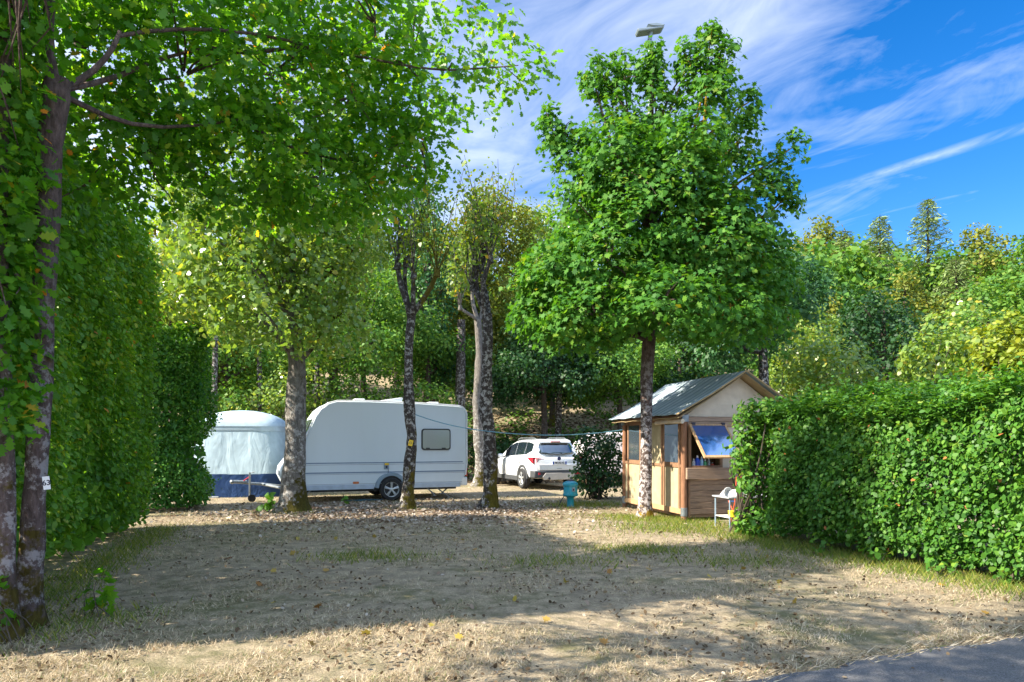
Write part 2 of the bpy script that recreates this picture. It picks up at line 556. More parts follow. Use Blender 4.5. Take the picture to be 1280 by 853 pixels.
G = lambda *a: a
M = dict(
    oak_leaf=leaf_mat('oak_leaf', [(0, (0.022, 0.075, 0.012)), (0.45, (0.040, 0.125, 0.014)), (0.8, (0.075, 0.165, 0.016)), (0.97, (0.13, 0.19, 0.02)), (1, (0.25, 0.10, 0.02))], 0.58, (1.9, 1.7, 0.5), gain=2.0),
    maple_leaf=leaf_mat('maple_leaf', [(0, (0.022, 0.085, 0.018)), (0.5, (0.040, 0.130, 0.022)), (0.85, (0.070, 0.165, 0.022)), (0.985, (0.11, 0.18, 0.03)), (1, (0.16, 0.17, 0.03))], 0.38, (1.7, 1.6, 0.5), 0.6, 0.22, gain=1.5),
    hedge_leaf=leaf_mat('hedge_leaf', [(0, (0.020, 0.075, 0.014)), (0.5, (0.042, 0.125, 0.020)), (0.85, (0.075, 0.165, 0.025)), (0.985, (0.13, 0.19, 0.03)), (1, (0.28, 0.11, 0.05))], 0.34, (1.7, 1.6, 0.5), 0.5, 0.35, gain=1.6),
    tall_hedge_leaf=leaf_mat('tall_hedge_leaf', [(0, (0.028, 0.085, 0.014)), (0.5, (0.055, 0.145, 0.018)), (0.85, (0.10, 0.185, 0.022)), (0.985, (0.17, 0.21, 0.03)), (1, (0.32, 0.14, 0.05))], 0.42, (1.8, 1.6, 0.5), 0.45, gain=2.05),
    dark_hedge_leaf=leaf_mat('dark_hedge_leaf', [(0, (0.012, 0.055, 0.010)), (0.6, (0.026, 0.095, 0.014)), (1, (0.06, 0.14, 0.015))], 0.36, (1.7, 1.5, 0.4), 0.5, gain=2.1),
    pale_leaf=leaf_mat('pale_leaf', [(0, (0.045, 0.10, 0.030)), (0.5, (0.085, 0.15, 0.035)), (0.85, (0.13, 0.18, 0.045)), (1, (0.17, 0.16, 0.03))], 0.42, (1.6, 1.5, 0.5), 0.30, 0.7, gain=2.0),
    shoot_leaf=leaf_mat('shoot_leaf', [(0, (0.05, 0.12, 0.020)), (0.5, (0.085, 0.155, 0.022)), (0.88, (0.13, 0.18, 0.025)), (1, (0.26, 0.19, 0.03))], 0.45, (1.6, 1.4, 0.5), gain=1.5),
    wood_leaf=leaf_mat('wood_leaf', [(0, (0.022, 0.075, 0.018)), (0.5, (0.048, 0.118, 0.022)), (1, (0.095, 0.160, 0.028))], 0.36, (1.6, 1.5, 0.5), 0.55, 0.25, gain=1.8),
    yellow_leaf=leaf_mat('yellow_leaf', [(0, (0.08, 0.15, 0.018)), (0.5, (0.14, 0.20, 0.020)), (1, (0.21, 0.24, 0.022))], 0.38, (1.4, 1.3, 0.4), 0.5),
    olive_leaf=leaf_mat('olive_leaf', [(0, (0.05, 0.09, 0.020)), (0.5, (0.10, 0.135, 0.025)), (1, (0.16, 0.165, 0.03))], 0.36, (1.5, 1.3, 0.5), 0.55, 0.25, gain=1.5),
    blue_leaf=leaf_mat('blue_leaf', [(0, (0.014, 0.060, 0.028)), (0.6, (0.030, 0.098, 0.040)), (1, (0.055, 0.14, 0.045))], 0.3, (1.4, 1.5, 0.6), 0.5),
    spruce_needle=leaf_mat('spruce_needle', [(0, (0.045, 0.085, 0.040)), (0.6, (0.095, 0.145, 0.070)), (1, (0.15, 0.19, 0.09))], 0.15, (1.2, 1.2, 0.6), 0.6, 0.2, gain=1.9),
    dark_leaf=leaf_mat('dark_leaf', [(0, (0.012, 0.050, 0.016)), (0.6, (0.026, 0.085, 0.022)), (1, (0.05, 0.125, 0.026))], 0.3, (1.5, 1.5, 0.5), 0.5, gain=1.0),
    straw=leaf_mat('straw', [(0, (0.20, 0.15, 0.09)), (0.4, (0.42, 0.335, 0.22)), (0.75, (0.60, 0.51, 0.36)), (0.93, (0.68, 0.60, 0.46)), (0.96, (0.16, 0.19, 0.06)), (1, (0.11, 0.16, 0.045))], 0.25, (1.1, 1.0, 0.8), 0.7, 0.2, gain=1),
    green_grass=leaf_mat('green_grass', [(0, (0.05, 0.10, 0.02)), (0.5, (0.09, 0.15, 0.03)), (1, (0.22, 0.22, 0.07))], 0.35, (1.5, 1.4, 0.6), 0.6, 0.2),
    dead_leaf=leaf_mat('dead_leaf', [(0, (0.12, 0.075, 0.045)), (0.45, (0.27, 0.20, 0.14)), (0.8, (0.40, 0.34, 0.28)), (1, (0.50, 0.46, 0.41))], 0.15, (1.1, 1.0, 0.8), 0.6, 0.3, gain=1),
    crumb=leaf_mat('crumb', [(0, (0.05, 0.035, 0.02)), (0.5, (0.12, 0.08, 0.045)), (0.9, (0.22, 0.16, 0.09)), (1, (0.4, 0.35, 0.28))], 0.1, (1.1, 1.0, 0.8), 0.8, 0.2, gain=1),
    rust_leaf=leaf_mat('rust_leaf', [(0, (0.25, 0.10, 0.03)), (0.5, (0.35, 0.22, 0.05)), (1, (0.40, 0.32, 0.06))], 0.2, (1.1, 1.0, 0.8), 0.6, 0.3, gain=1),
    oak_bark=bark_mat('oak_bark', (0.13, 0.095, 0.088), 0.60, 1.15, (0.050, 0.038, 0.008), lich_col=(0.35, 0.32, 0.32), moss_side=-0.5),
    grey_bark=bark_mat('grey_bark', (0.17, 0.155, 0.14), 0.58, 0.6, (0.042, 0.036, 0.007), moss_side=2.6),
    dark_bark=bark_mat('dark_bark', (0.060, 0.050, 0.044), 0.55, 1.1, (0.060, 0.050, 0.008), 1.2, moss_side=3.5, fade_k=0.22),
    white_bark=bark_mat('white_bark', (0.10, 0.072, 0.062), 0.72, 0.32, (0.16, 0.105, 0.012), 1.1, (0.55, 0.50, 0.49)),
    wood_bark=bark_mat('wood_bark', (0.075, 0.06, 0.05), 0.2, 0.9, (0.06, 0.055, 0.008)),
    twig=plain('twig', (0.07, 0.055, 0.04), 0.9),
    hedge_core=plain('hedge_core', (0.020, 0.040, 0.012), 0.95, var=0.5, scale=9),
    white_paint=plain('white_paint', (0.78, 0.80, 0.82), 0.32, var=0.025, scale=2.2, coat=0.3, dirt=(0.5, 0.52, 0.5), dirt_amt=0.12),
    caravan_wall=plain('caravan_wall', (0.65, 0.73, 0.79), 0.38, var=0.03, scale=1.5, dirt=(0.48, 0.50, 0.48), dirt_amt=0.16, stretch=(1, 1, 0.3)),
    stripe_blue=plain('stripe_blue', (0.16, 0.23, 0.34), 0.45),
    stripe_grey=plain('stripe_grey', (0.36, 0.40, 0.46), 0.45),
    skirt=plain('skirt', (0.42, 0.50, 0.60), 0.5),
    arch_grey=plain('arch_grey', (0.22, 0.30, 0.38), 0.45),
    dark_rubber=plain('dark_rubber', (0.022, 0.023, 0.025), 0.8, var=0.3),
    black_plastic=plain('black_plastic', (0.025, 0.027, 0.03), 0.5),
    alloy=plain('alloy', (0.55, 0.58, 0.60), 0.35, 0.6),
    galv=plain('galv', (0.27, 0.30, 0.32), 0.45, 0.7, 0.2, 12),
    chrome=plain('chrome', (0.7, 0.7, 0.7), 0.12, 1.0),
    pink_white=plain('pink_white', (0.76, 0.70, 0.72), 0.4, var=0.04, dirt=(0.5, 0.45, 0.42), dirt_amt=0.2),
    car_paint=plain('car_paint', (0.74, 0.77, 0.80), 0.22, 0.12, 0.03, 2, coat=0.8),
    car_grey=plain('car_grey', (0.055, 0.06, 0.066), 0.55),
    skid=plain('skid', (0.50, 0.47, 0.44), 0.4, 0.3),
    red_lens=plain('red_lens', (0.50, 0.015, 0.03), 0.15, coat=0.6),
    clear_lens=plain('clear_lens', (0.6, 0.45, 0.48), 0.15, coat=0.6),
    amber_lens=plain('amber_lens', (0.55, 0.16, 0.05), 0.25),
    emblem_blue=plain('emblem_blue', (0.02, 0.03, 0.12), 0.25),
    plate=plain('plate', (0.72, 0.74, 0.78), 0.45),
    plate_blue=plain('plate_blue', (0.02, 0.08, 0.42), 0.45),
    ink=plain('ink', (0.02, 0.02, 0.04), 0.6),
    teal=plain('teal', (0.003, 0.26, 0.36), 0.38, var=0.12, scale=8, coat=0.2, dirt=(0.02, 0.14, 0.18), dirt_amt=0.4),
    tent_blue=cloth_mat('tent_blue', (0.36, 0.47, 0.54), 0.8, 2.6, (1.0, 1.0, 0.35)),
    tent_roof=cloth_mat('tent_roof', (0.38, 0.49, 0.58), 0.3, 1.6, (1, 1, 1)),
    tent_navy=cloth_mat('tent_navy', (0.020, 0.055, 0.16), 0.9, 3.0, (1, 1, 0.8), 0.55),
    canvas=cloth_mat('canvas', (0.41, 0.35, 0.22), 0.35, 2.2, (1, 1, 0.5), 0.85, 0.0, (0.42, 0.36, 0.25)),
    gable_canvas=cloth_mat('gable_canvas', (0.54, 0.47, 0.37), 0.5, 2.6, (0.7, 1, 1.2), 0.85),
    fly=cloth_mat('fly', (0.35, 0.42, 0.46), 0.6, 3.0, (0.5, 2.2, 0.5), 0.85, 0.0, (0.40, 0.45, 0.47), stripes=(0.21, 0.27, 0.30)),
    fly_under=cloth_mat('fly_under', (0.48, 0.36, 0.20), 0.3, 3, (1, 1, 1), 0.85, 0.3),
    log=wood_mat('log', (0.25, 0.125, 0.07), 1.6, (6, 6, 0.8)),
    frame_wood=wood_mat('frame_wood', (0.25, 0.145, 0.085), 1.6, (6, 6, 0.8)),
    plank=wood_mat('plank', (0.27, 0.19, 0.135), 1.4, (0.8, 8, 9), 0.5),
    beam_wood=wood_mat('beam_wood', (0.30, 0.21, 0.15), 1.2, (0.8, 6, 8), 0.35),
    pale_wood=wood_mat('pale_wood', (0.44, 0.28, 0.15), 1.4, (6, 6, 1)),
    white_plastic=plain('white_plastic', (0.80, 0.80, 0.80), 0.4, var=0.03),
    grey_plastic=plain('grey_plastic', (0.40, 0.43, 0.45), 0.5),
    orange=plain('orange', (0.55, 0.10, 0.04), 0.4),
    yellow=plain('yellow', (0.75, 0.62, 0.03), 0.5),
    sign_yellow=plain('sign_yellow', (0.75, 0.50, 0.02), 0.5),
    rope=plain('rope', (0.12, 0.28, 0.36), 0.6),
    lamp_grey=plain('lamp_grey', (0.24, 0.29, 0.32), 0.4, 0.4),
    hose=plain('hose', (0.03, 0.10, 0.14), 0.5),
)


def glass_mat(name, col, rough=0.05, mirror=0.3, mcol=(0.8, 0.9, 1.0)):
    m, nt, b = new_mat(name)
    b.inputs['Base Color'].default_value = (*col, 1)
    b.inputs['Roughness'].default_value = rough
    b.inputs['Specular IOR Level'].default_value = 0.8
    g = N(nt, 'ShaderNodeBsdfGlossy')
    g.inputs[0].default_value = (*mcol, 1)
    g.inputs[1].default_value = rough
    mx = N(nt, 'ShaderNodeMixShader')
    mx.inputs[0].default_value = mirror
    nt.links.new(b.outputs[0], mx.inputs[1])
    nt.links.new(g.outputs[0], mx.inputs[2])
    nt.links.new(mx.outputs[0], nt.nodes['Material Output'].inputs[0])
    return m


M['car_glass'] = glass_mat('car_glass', (0.012, 0.02, 0.03), 0.04, 0.18)
M['hut_glass'] = glass_mat('hut_glass', (0.05, 0.07, 0.09), 0.05, 0.28)
M['hatch_film'] = glass_mat('hatch_film', (0.03, 0.10, 0.34), 0.10, 0.35, (0.55, 0.75, 1.0))
M['caravan_glass'] = glass_mat('caravan_glass', (0.36, 0.38, 0.36), 0.18, 0.12)
M['screen_glass'] = glass_mat('screen_glass', (0.10, 0.14, 0.13), 0.06, 0.4)


def ground_mat():
    m, nt, b = new_mat('dry_ground')
    tc = N(nt, 'ShaderNodeTexCoord')

    def noise(scale, detail, rough=0.6, dist=0.0, stretch=None):
        n = N(nt, 'ShaderNodeTexNoise')
        n.inputs['Scale'].default_value = scale
        n.inputs['Detail'].default_value = detail
        n.inputs['Roughness'].default_value = rough
        n.inputs['Distortion'].default_value = dist
        nt.links.new(tc.outputs['Object'], n.inputs[0])
        return n.outputs[0]
    fine = noise(55, 6, 0.75, 0.6)
    mid = noise(5, 7, 0.65)
    bigp = noise(0.55, 5, 0.6)
    c = ramp(nt, fine, [(0.30, (0.10, 0.075, 0.05)), (0.45, (0.32, 0.255, 0.17)), (0.58, (0.48, 0.405, 0.28)), (0.72, (0.62, 0.54, 0.40))])
    c = mixc(nt, ramp(nt, mid, [(0.40, (0, 0, 0)), (0.60, (0.8, 0.8, 0.8))]), c, (0.22, 0.18, 0.13))
    gf = ramp(nt, math_node(nt, 'ADD', math_node(nt, 'MULTIPLY', bigp, 0.75), math_node(nt, 'MULTIPLY', mid, 0.4)), [(0.57, (0, 0, 0)), (0.72, (0.6, 0.6, 0.6))])
    gcol = ramp(nt, fine, [(0.3, (0.05, 0.07, 0.018)), (0.7, (0.16, 0.18, 0.055))])
    c = mixc(nt, gf, c, gcol)
    nt.links.new(c, b.inputs['Base Color'])
    b.inputs['Roughness'].default_value = 0.95
    b.inputs['Specular IOR Level'].default_value = 0.1
    bp = N(nt, 'ShaderNodeBump')
    bp.inputs['Strength'].default_value = 0.8
    bp.inputs['Distance'].default_value = 0.03
    nt.links.new(math_node(nt, 'ADD', fine, math_node(nt, 'MULTIPLY', mid, 2.0)), bp.inputs['Height'])
    nt.links.new(bp.outputs[0], b.inputs['Normal'])
    return m


def asphalt_mat():
    m, nt, b = new_mat('asphalt')
    tc = N(nt, 'ShaderNodeTexCoord')
    n = N(nt, 'ShaderNodeTexNoise')
    n.inputs['Scale'].default_value = 95
    n.inputs['Detail'].default_value = 5
    n.inputs['Roughness'].default_value = 0.8
    nt.links.new(tc.outputs['Object'], n.inputs[0])
    n2 = N(nt, 'ShaderNodeTexNoise')
    n2.inputs['Scale'].default_value = 2.5
    n2.inputs['Detail'].default_value = 6
    nt.links.new(tc.outputs['Object'], n2.inputs[0])
    c = ramp(nt, n.outputs[0], [(0.36, (0.03, 0.032, 0.037)), (0.5, (0.085, 0.086, 0.093)), (0.66, (0.20, 0.20, 0.21))])
    c = mixc(nt, ramp(nt, n2.outputs[0], [(0.4, (0, 0, 0)), (0.7, (0.4, 0.4, 0.4))]), c, (0.13, 0.125, 0.12))
    nt.links.new(c, b.inputs['Base Color'])
    b.inputs['Roughness'].default_value = 0.85
    bp = N(nt, 'ShaderNodeBump')
    bp.inputs['Strength'].default_value = 0.6
    bp.inputs['Distance'].default_value = 0.006
    nt.links.new(n.outputs[0], bp.inputs['Height'])
    nt.links.new(bp.outputs[0], b.inputs['Normal'])
    return m


# ------------------------------------------------------------------ leaves
def mirror(h):
    return h + [(-x, y, z) for x, y, z in h[::-1] if abs(x) > 1e-6]


SHAPE = dict(
    oval=mirror([(0, 0, 0), (0.22, 0.16, 0.03), (0.34, 0.45, 0.06), (0.22, 0.78, 0.03), (0, 1, -0.06)]),
    oak=mirror([(0, 0, 0), (0.10, 0.14, 0.01), (0.24, 0.24, 0.05), (0.14, 0.36, 0.02), (0.36, 0.52, 0.07), (0.19, 0.63, 0.02), (0.30, 0.82, 0.05), (0.13, 0.88, 0), (0, 1, -0.05)]),
    maple=mirror([(0, 0, 0), (0.34, -0.02, 0.05), (0.25, 0.20, 0.02), (0.58, 0.42, 0.08), (0.30, 0.48, 0.03), (0.30, 0.74, 0.05), (0.12, 0.68, 0), (0, 1, -0.08)]),
    rhomb=[(0, 0, 0), (0.36, 0.5, 0.05), (0, 1, -0.04), (-0.36, 0.5, 0.05)],
    blade=[(-0.05, 0, 0), (0.05, 0, 0), (0.02, 1, 0.12)],
    needle=[(-0.10, 0, 0), (0.10, 0, 0), (0.06, 0.9, -0.03), (0, 1, -0.05), (-0.06, 0.9, -0.03)],
    heart=mirror([(0, 0.06, 0), (0.22, 0, 0.04), (0.40, 0.25, 0.07), (0.28, 0.65, 0.03), (0, 1, -0.05)]),
)


def leaf_mesh(name, C, nrm, axis, size, shape, mat, rnd, center=0.5):
    T = np.array(SHAPE[shape], float)
    k = len(T)
    n = len(C)
    nrm = norm(nrm)
    axis = norm(axis - nrm * np.sum(axis * nrm, -1, keepdims=True))
    side = np.cross(nrm, axis)
    tx = T[None, :, 0, None] * side[:, None, :]
    ty = (T[None, :, 1, None] - center) * axis[:, None, :]
    tz = T[None, :, 2, None] * nrm[:, None, :]
    co = C[:, None, :] + np.asarray(size).reshape(-1, 1, 1) * (tx + ty + tz)
    me = bpy.data.meshes.new(name)
    me.vertices.add(n * k)
    me.vertices.foreach_set('co', co.astype(np.float32).ravel())
    me.loops.add(n * k)
    me.loops.foreach_set('vertex_index', np.arange(n * k, dtype=np.int32))
    me.polygons.add(n)
    me.polygons.foreach_set('loop_start', np.arange(0, n * k, k, dtype=np.int32))
    me.update(calc_edges=True)
    at = me.attributes.new('rnd', 'FLOAT', 'FACE')
    at.data.foreach_set('value', np.asarray(rnd, np.float32))
    me.materials.append(mat)
    return me


def leaf_obj(name, C, nrm, axis, size, shape, mat, rnd, parent=None, base=(0, 0, 0), center=0.5):
    me = leaf_mesh(name, C - np.asarray(base, float), nrm, axis, size, shape, mat, rnd, center)
    o = bpy.data.objects.new(name, me)
    COL.objects.link(o)
    if parent is not None:
        o.parent = parent
    return o


def clumps_to_leaves(cc, out, m, rc, flat=0.3, up=0.7, outw=0.5, jit=0.45, droop=0.4, r=None):
    """cc clump centres, out outward directions; m leaves each spread over a spray of radius rc"""
    r = r or rng
    k = len(cc)
    cn = norm(np.array([0, 0, up]) + out * outw + r.normal(size=(k, 3)) * 0.22)
    C = np.repeat(cc, m, 0)
    nn = np.repeat(cn, m, 0)
    oo = np.repeat(out, m, 0)
    rc = np.repeat(np.broadcast_to(np.asarray(rc, float), (k,)), m)
    d = r.normal(size=(k * m, 3))
    d = d - nn * np.sum(d * nn, -1, keepdims=True)
    d = norm(d)
    rad = rc * np.sqrt(r.uniform(0, 1, k * m))
    h = r.normal(size=k * m) * rc * flat
    pos = C + d * rad[:, None] + nn * h[:, None]
    pos[:, 2] -= droop * (rad ** 2) / np.maximum(rc, 1e-6) * 0.6
    nrm = nn + r.normal(size=(k * m, 3)) * jit + d * 0.25
    axis = d + oo * 0.4 + np.array([0, 0, -0.35]) + r.normal(size=(k * m, 3)) * 0.3
    cr = np.repeat(r.uniform(-0.18, 0.18, k), m)
    return pos, nrm, axis, cr


def lobe_clumps(lobes, dens, r=None, inner=0.45):
    """lobes: (cx,cy,cz,rx,ry,rz[,weight]); clumps biased towards the lobe surfaces"""
    r = r or rng
    cc, oo = [], []
    for L in lobes:
        c = np.array(L[:3], float)
        rad = np.array(L[3:6], float)
        w = L[6] if len(L) > 6 else 1.0
        area = (rad[0] * rad[1] + rad[1] * rad[2] + rad[0] * rad[2]) / 3 * 12.6
        k = max(3, int(area * dens * w))
        d = norm(r.normal(size=(k, 3)))
        t = inner + (1 - inner) * r.uniform(0, 1, k) ** 0.5
        # lumpy outline
        lump = 1 + 0.22 * nz(d * 2.2 + c, 1.0, 3)
        cc.append(c + d * rad * (t * lump)[:, None])
        oo.append(norm(d / rad))
    return np.concatenate(cc), np.concatenate(oo)


def limb_path(a, b, n=6, sag=0.0, wob=0.08, r=None):
    r = r or rng
    a, b = np.array(a, float), np.array(b, float)
    L = np.linalg.norm(b - a)
    pts = []
    ph = r.normal(size=(2, 3)) * wob * L
    for i in range(n + 1):
        t = i / n
        p = a + (b - a) * t + ph[0] * math.sin(math.pi * t) + ph[1] * 0.5 * math.sin(2 * math.pi * t)
        p[2] += sag * L * math.sin(math.pi * t)
        pts.append(p)
    return pts


def trunk_mb(path, wob=0.10, n=14, seed=1, flare=True, steps=5):
    """path of (x,y,z,r); densified, with a root flare"""
    P_ = np.array(path, float)
    pts, rad = [], []
    for i in range(len(P_) - 1):
        for j in range(steps):
            t = j / steps
            q = P_[i] * (1 - t) + P_[i + 1] * t
            pts.append(q[:3])
            rad.append(q[3])
    pts.append(P_[-1][:3])
    rad.append(P_[-1][3])
    z0 = pts[0][2]
    if flare:
        rad = [r_ * (1 + 0.75 * math.exp(-(p[2] - z0) / 0.16)) for p, r_ in zip(pts, rad)]
        pts[0] = pts[0] - np.array([0, 0, 0.06])
    mb = MB()
    mb.tube(pts, rad, n, True, wob, seed)
    return mb


def tree(name, label, base, path, limbs, lobes, leaf, shape, size, dens, m, rc, bark, up=0.7, outw=0.5, flat=0.3, jit=0.45, droop=0.4,
         wob=0.1, group=None, seed=0, twigs=True, inner=0.45, flare=True, extra=None, sides=14):
    r = np.random.default_rng(1000 + seed)
    base = np.array([base[0], base[1], base[2] if len(base) > 2 else float(gz(base[0], base[1]))])
    root = thing(name, label, 'tree', base, 0, group)
    path = [(p[0] - base[0], p[1] - base[1], p[2] - base[2], p[3]) for p in path]
    mb = trunk_mb(path, wob, sides, seed, flare)
    for lp, r0, r1 in limbs:
        pts = [np.array(p) - base for p in lp]
        k = len(pts)
        mb.tube(pts, [r0 + (r1 - r0) * i / (k - 1) for i in range(k)], 7, True, 0.05, seed)
    cc, oo = lobe_clumps(lobes, dens, r, inner)
    if extra is not None:
        cc = np.concatenate([cc, extra[0]])
        oo = np.concatenate([oo, extra[1]])
    if twigs:
        # fine branches from each lobe's heart out to some of its sprays
        cs = np.array([L[:3] for L in lobes], float)
        sel = r.choice(len(cc), min(len(cc), 130), replace=False)
        for i in sel:
            j = np.argmin(np.linalg.norm(cs - cc[i], axis=1))
            a = cs[j] + (cc[i] - cs[j]) * 0.1
            if np.linalg.norm(cc[i] - a) < 0.1:
                continue
            pts = [p - base for p in limb_path(a, cc[i], 4, 0.05, 0.06, r)]
            mb.tube(pts, [0.016, 0.013, 0.010, 0.007, 0.004], 4, False)
    mb.build('trunk', bark, root, smooth=True)
    pos, nrm, ax, cr = clumps_to_leaves(cc, oo, m, rc, flat, up, outw, jit, droop, r)
    k = len(pos)
    rnd = np.clip(r.beta(2.2, 2.6, k) + cr, 0, 0.985)
    rnd[r.uniform(size=k) < 0.002] = 1.0
    s = size * r.uniform(0.5, 1.3, k)
    leaf_obj('crown', pos, nrm, ax, s, shape, leaf, rnd, root, base)
    return root


def LB(px, py, d, rx, rz, ry, w=1.0):
    c = P(px, py, d)
    return (c[0], c[1], c[2], rx / F * d, ry, rz / F * d, w)


# ================================================================== SETTING
def build_ground():
    xs = np.unique(np.concatenate([np.linspace(-200, -40, 17), np.linspace(-40, 45, 70), np.linspace(45, 220, 18)]))
    ys = np.unique(np.concatenate([np.linspace(-60, 0, 10), np.linspace(0, 26, 20), np.linspace(26, 75, 60), np.linspace(75, 300, 24)]))
    X, Y = np.meshgrid(xs, ys)
    Z = gz(X, Y)
    vs = np.stack([X.ravel(), Y.ravel(), Z.ravel()], 1)
    nx, ny = len(xs), len(ys)
    fs = [(j * nx + i, j * nx + i + 1, (j + 1) * nx + i + 1, (j + 1) * nx + i) for j in range(ny - 1) for i in range(nx - 1)]
    me = bpy.data.meshes.new('ground')
    me.from_pydata(vs.tolist(), [], fs)
    me.materials.append(ground_mat())
    me.polygons.foreach_set('use_smooth', [True] * len(me.polygons))
    o = bpy.data.objects.new('ground', me)
    COL.objects.link(o)
    tag(o, kind='structure')
    # road, slightly proud, with a ragged edge
    e0 = np.array([1.46, 4.53])
    u = np.array([0.929, 0.370])
    w = np.array([0.370, -0.929])
    ts = np.linspace(-60, 70, 900)
    vs, fs = [], []
    for i, t in enumerate(ts):
        j = 0.035 * math.sin(t * 3.1) + 0.025 * math.sin(t * 8.3 + 1) + 0.015 * math.sin(t * 21.7)
        a = e0 + u * t + w * j
        b = e0 + u * t + w * 4.6
        vs += [(a[0], a[1], 0.004), (a[0] + w[0] * 0.03, a[1] + w[1] * 0.03, 0.018), (b[0], b[1], 0.018)]
        if i:
            k = 3 * i
            fs += [(k - 3, k, k + 1, k - 2), (k - 2, k + 1, k + 2, k - 1)]
    me = bpy.data.meshes.new('road')
    me.from_pydata(vs, [], fs)
    me.materials.append(asphalt_mat())
    o = bpy.data.objects.new('road', me)
    COL.objects.link(o)
    tag(o, kind='structure')


build_ground()


def on_road(x, y):
    return ((x - 1.46) * 0.370 + (y - 4.53) * -0.929) > -0.02


def in_left_hedge(x, y):
    # left of the tall hedge's face line
    return (x + 4.35) + (y - 4.95) * 0.345 < 0.0


def in_right_hedge(x, y):
    return (x - 3.85) + (y - 11.7) * 0.40 > 0


def build_grass():
    # straw: short dry blades, mostly lying flat
    n = 460000
    d = 3.9 * (24 / 3.9) ** rng.uniform(0, 1, n) ** 1.4
    x = d * rng.uniform(-0.82, 0.80, n)
    ok = ~on_road(x, d) & ~in_left_hedge(x, d)
    # irregular cover
    cov = nz(np.stack([x, d, 0 * x], 1), 0.9, 11) + 0.7 * nz(np.stack([x, d, 0 * x], 1), 3.5, 12)
    ok &= rng.uniform(size=n) < 0.42 + 0.95 * cov
    x, d = x[ok], d[ok]
    n = len(x)
    C = np.stack([x, d, np.full(n, 0.004) + rng.uniform(0, 0.015, n)], 1)
    lie = rng.uniform(0.05, 0.5, n)
    st = rng.uniform(size=n) < 0.10
    lie[st] = rng.uniform(0.6, 1.6, st.sum())
    a = rng.uniform(0, 6.28, n)
    ax = np.stack([np.cos(a), np.sin(a), lie], 1)
    nrm = np.stack([-np.cos(a) * lie, -np.sin(a) * lie, np.ones(n)], 1) + rng.normal(size=(n, 3)) * 0.25
    size = rng.uniform(0.022, 0.062, n) * (1 + 0.05 * (d - 5).clip(0))
    rnd = np.clip(rng.beta(2.4, 2.0, n) * 0.93 + 0.16 * nz(C, 1.3, 5) + 0.12 * nz(C, 4.5, 6), 0, 0.93)
    gr = 0.10 + 0.16 * np.clip(nz(C, 0.5, 8), 0, 1) + 0.25 * np.clip((d - 9) / 10, 0, 1)
    isg = rng.uniform(size=n) < gr
    rnd[isg] = rng.uniform(0.955, 1, isg.sum())
    tag(leaf_obj('dry_grass', C, nrm, ax, size, 'blade', M['straw'], rnd, center=0.0), kind='stuff')
    # green grass along the hedge feet, the trunks and in patches
    pts = []

    def strip(a, b, w, k):
        t = rng.uniform(0, 1, k)
        q = np.array(a)[None] * (1 - t[:, None]) + np.array(b)[None] * t[:, None]
        q = q + rng.normal(size=(k, 2)) * w
        pts.append(q)
    strip((-4.35, 5.6), (-6.4, 12.6), 0.22, 3800)
    strip((3.8, 11.4), (5.5, 7.2), 0.30, 6500)
    strip((5.5, 7.2), (6.2, 5.9), 0.3, 1200)
    strip((-3.9, 5.6), (-3.6, 6.3), 0.25, 500)
    strip((2.0, 14.4), (3.8, 13.2), 0.35, 2600)
    strip((2.2, 12.6), (4.0, 12.2), 0.5, 2500)
    strip((1.2, 16.6), (2.4, 17.4), 0.4, 1800)
    for cx, cy, k in ((-2.0, 9.4, 700), (0.6, 9.0, 500), (1.9, 10.0, 800), (3.1, 9.0, 700), (-5.0, 15.2, 300), (-2.4, 15.9, 200), (2.8, 14.1, 300)):
        pts.append(np.array([cx, cy]) + rng.normal(size=(k, 2)) * np.array([0.45, 0.25]))
    q = np.concatenate(pts)
    q = q[~on_road(q[:, 0], q[:, 1])]
    n = len(q)
    C = np.concatenate([q, np.zeros((n, 1))], 1)
    a = rng.uniform(0, 6.28, n)
    ax = np.stack([np.cos(a) * 0.6, np.sin(a) * 0.6, rng.uniform(0.6, 1.4, n)], 1)
    nrm = np.stack([np.sin(a), -np.cos(a), 0.2 * np.ones(n)], 1) + rng.normal(size=(n, 3)) * 0.4
    tag(leaf_obj('green_grass', C, nrm, ax, rng.uniform(0.05, 0.14, n), 'blade', M['green_grass'], rng.uniform(size=n), center=0.0), kind='stuff')
    # pale fallen leaves, thick in front of the caravan
    n = 9000
    x = rng.normal(-2.6, 2.3, n)
    y = rng.normal(15.4, 1.5, n)
    n2 = 700
    x = np.concatenate([x, rng.uniform(-5.5, 3.5, n2)])
    y = np.concatenate([y, rng.uniform(5, 20, n2) ** 0.999])
    ok = ~on_road(x, y) & ~in_left_hedge(x, y) & (y > 4.6) & (y < 25)
    x, y = x[ok], y[ok]
    n = len(x)
    C = np.stack([x, y, 0.012 + rng.uniform(0, 0.03, n)], 1)
    nrm = np.array([0, 0, 1]) + rng.normal(size=(n, 3)) * 0.35
    tag(leaf_obj('fallen_leaves', C, nrm, rng.normal(size=(n, 3)), rng.uniform(0.045, 0.095, n) * np.where(y < 10, .7, 1), 'oval', M['dead_leaf'], rng.uniform(size=n) * np.where(y < 11, .8, 1)), kind='stuff')
    # small dark crumbs of bark, twigs and old leaves
    n = 16000
    y = 4.2 * (20 / 4.2) ** rng.uniform(0, 1, n)
    x = y * rng.uniform(-.8, .8, n)
    ok = ~on_road(x, y) & ~in_left_hedge(x, y)
    ok &= nz(np.stack([x, y, 0 * x], 1), 1.1, 61) + .6 * nz(np.stack([x, y, 0 * x], 1), 4, 62) > rng.uniform(-.6, .9, n)
    x, y = x[ok], y[ok]
    n = len(x)
    C = np.stack([x, y, 0.012 + rng.uniform(0, .025, n)], 1)
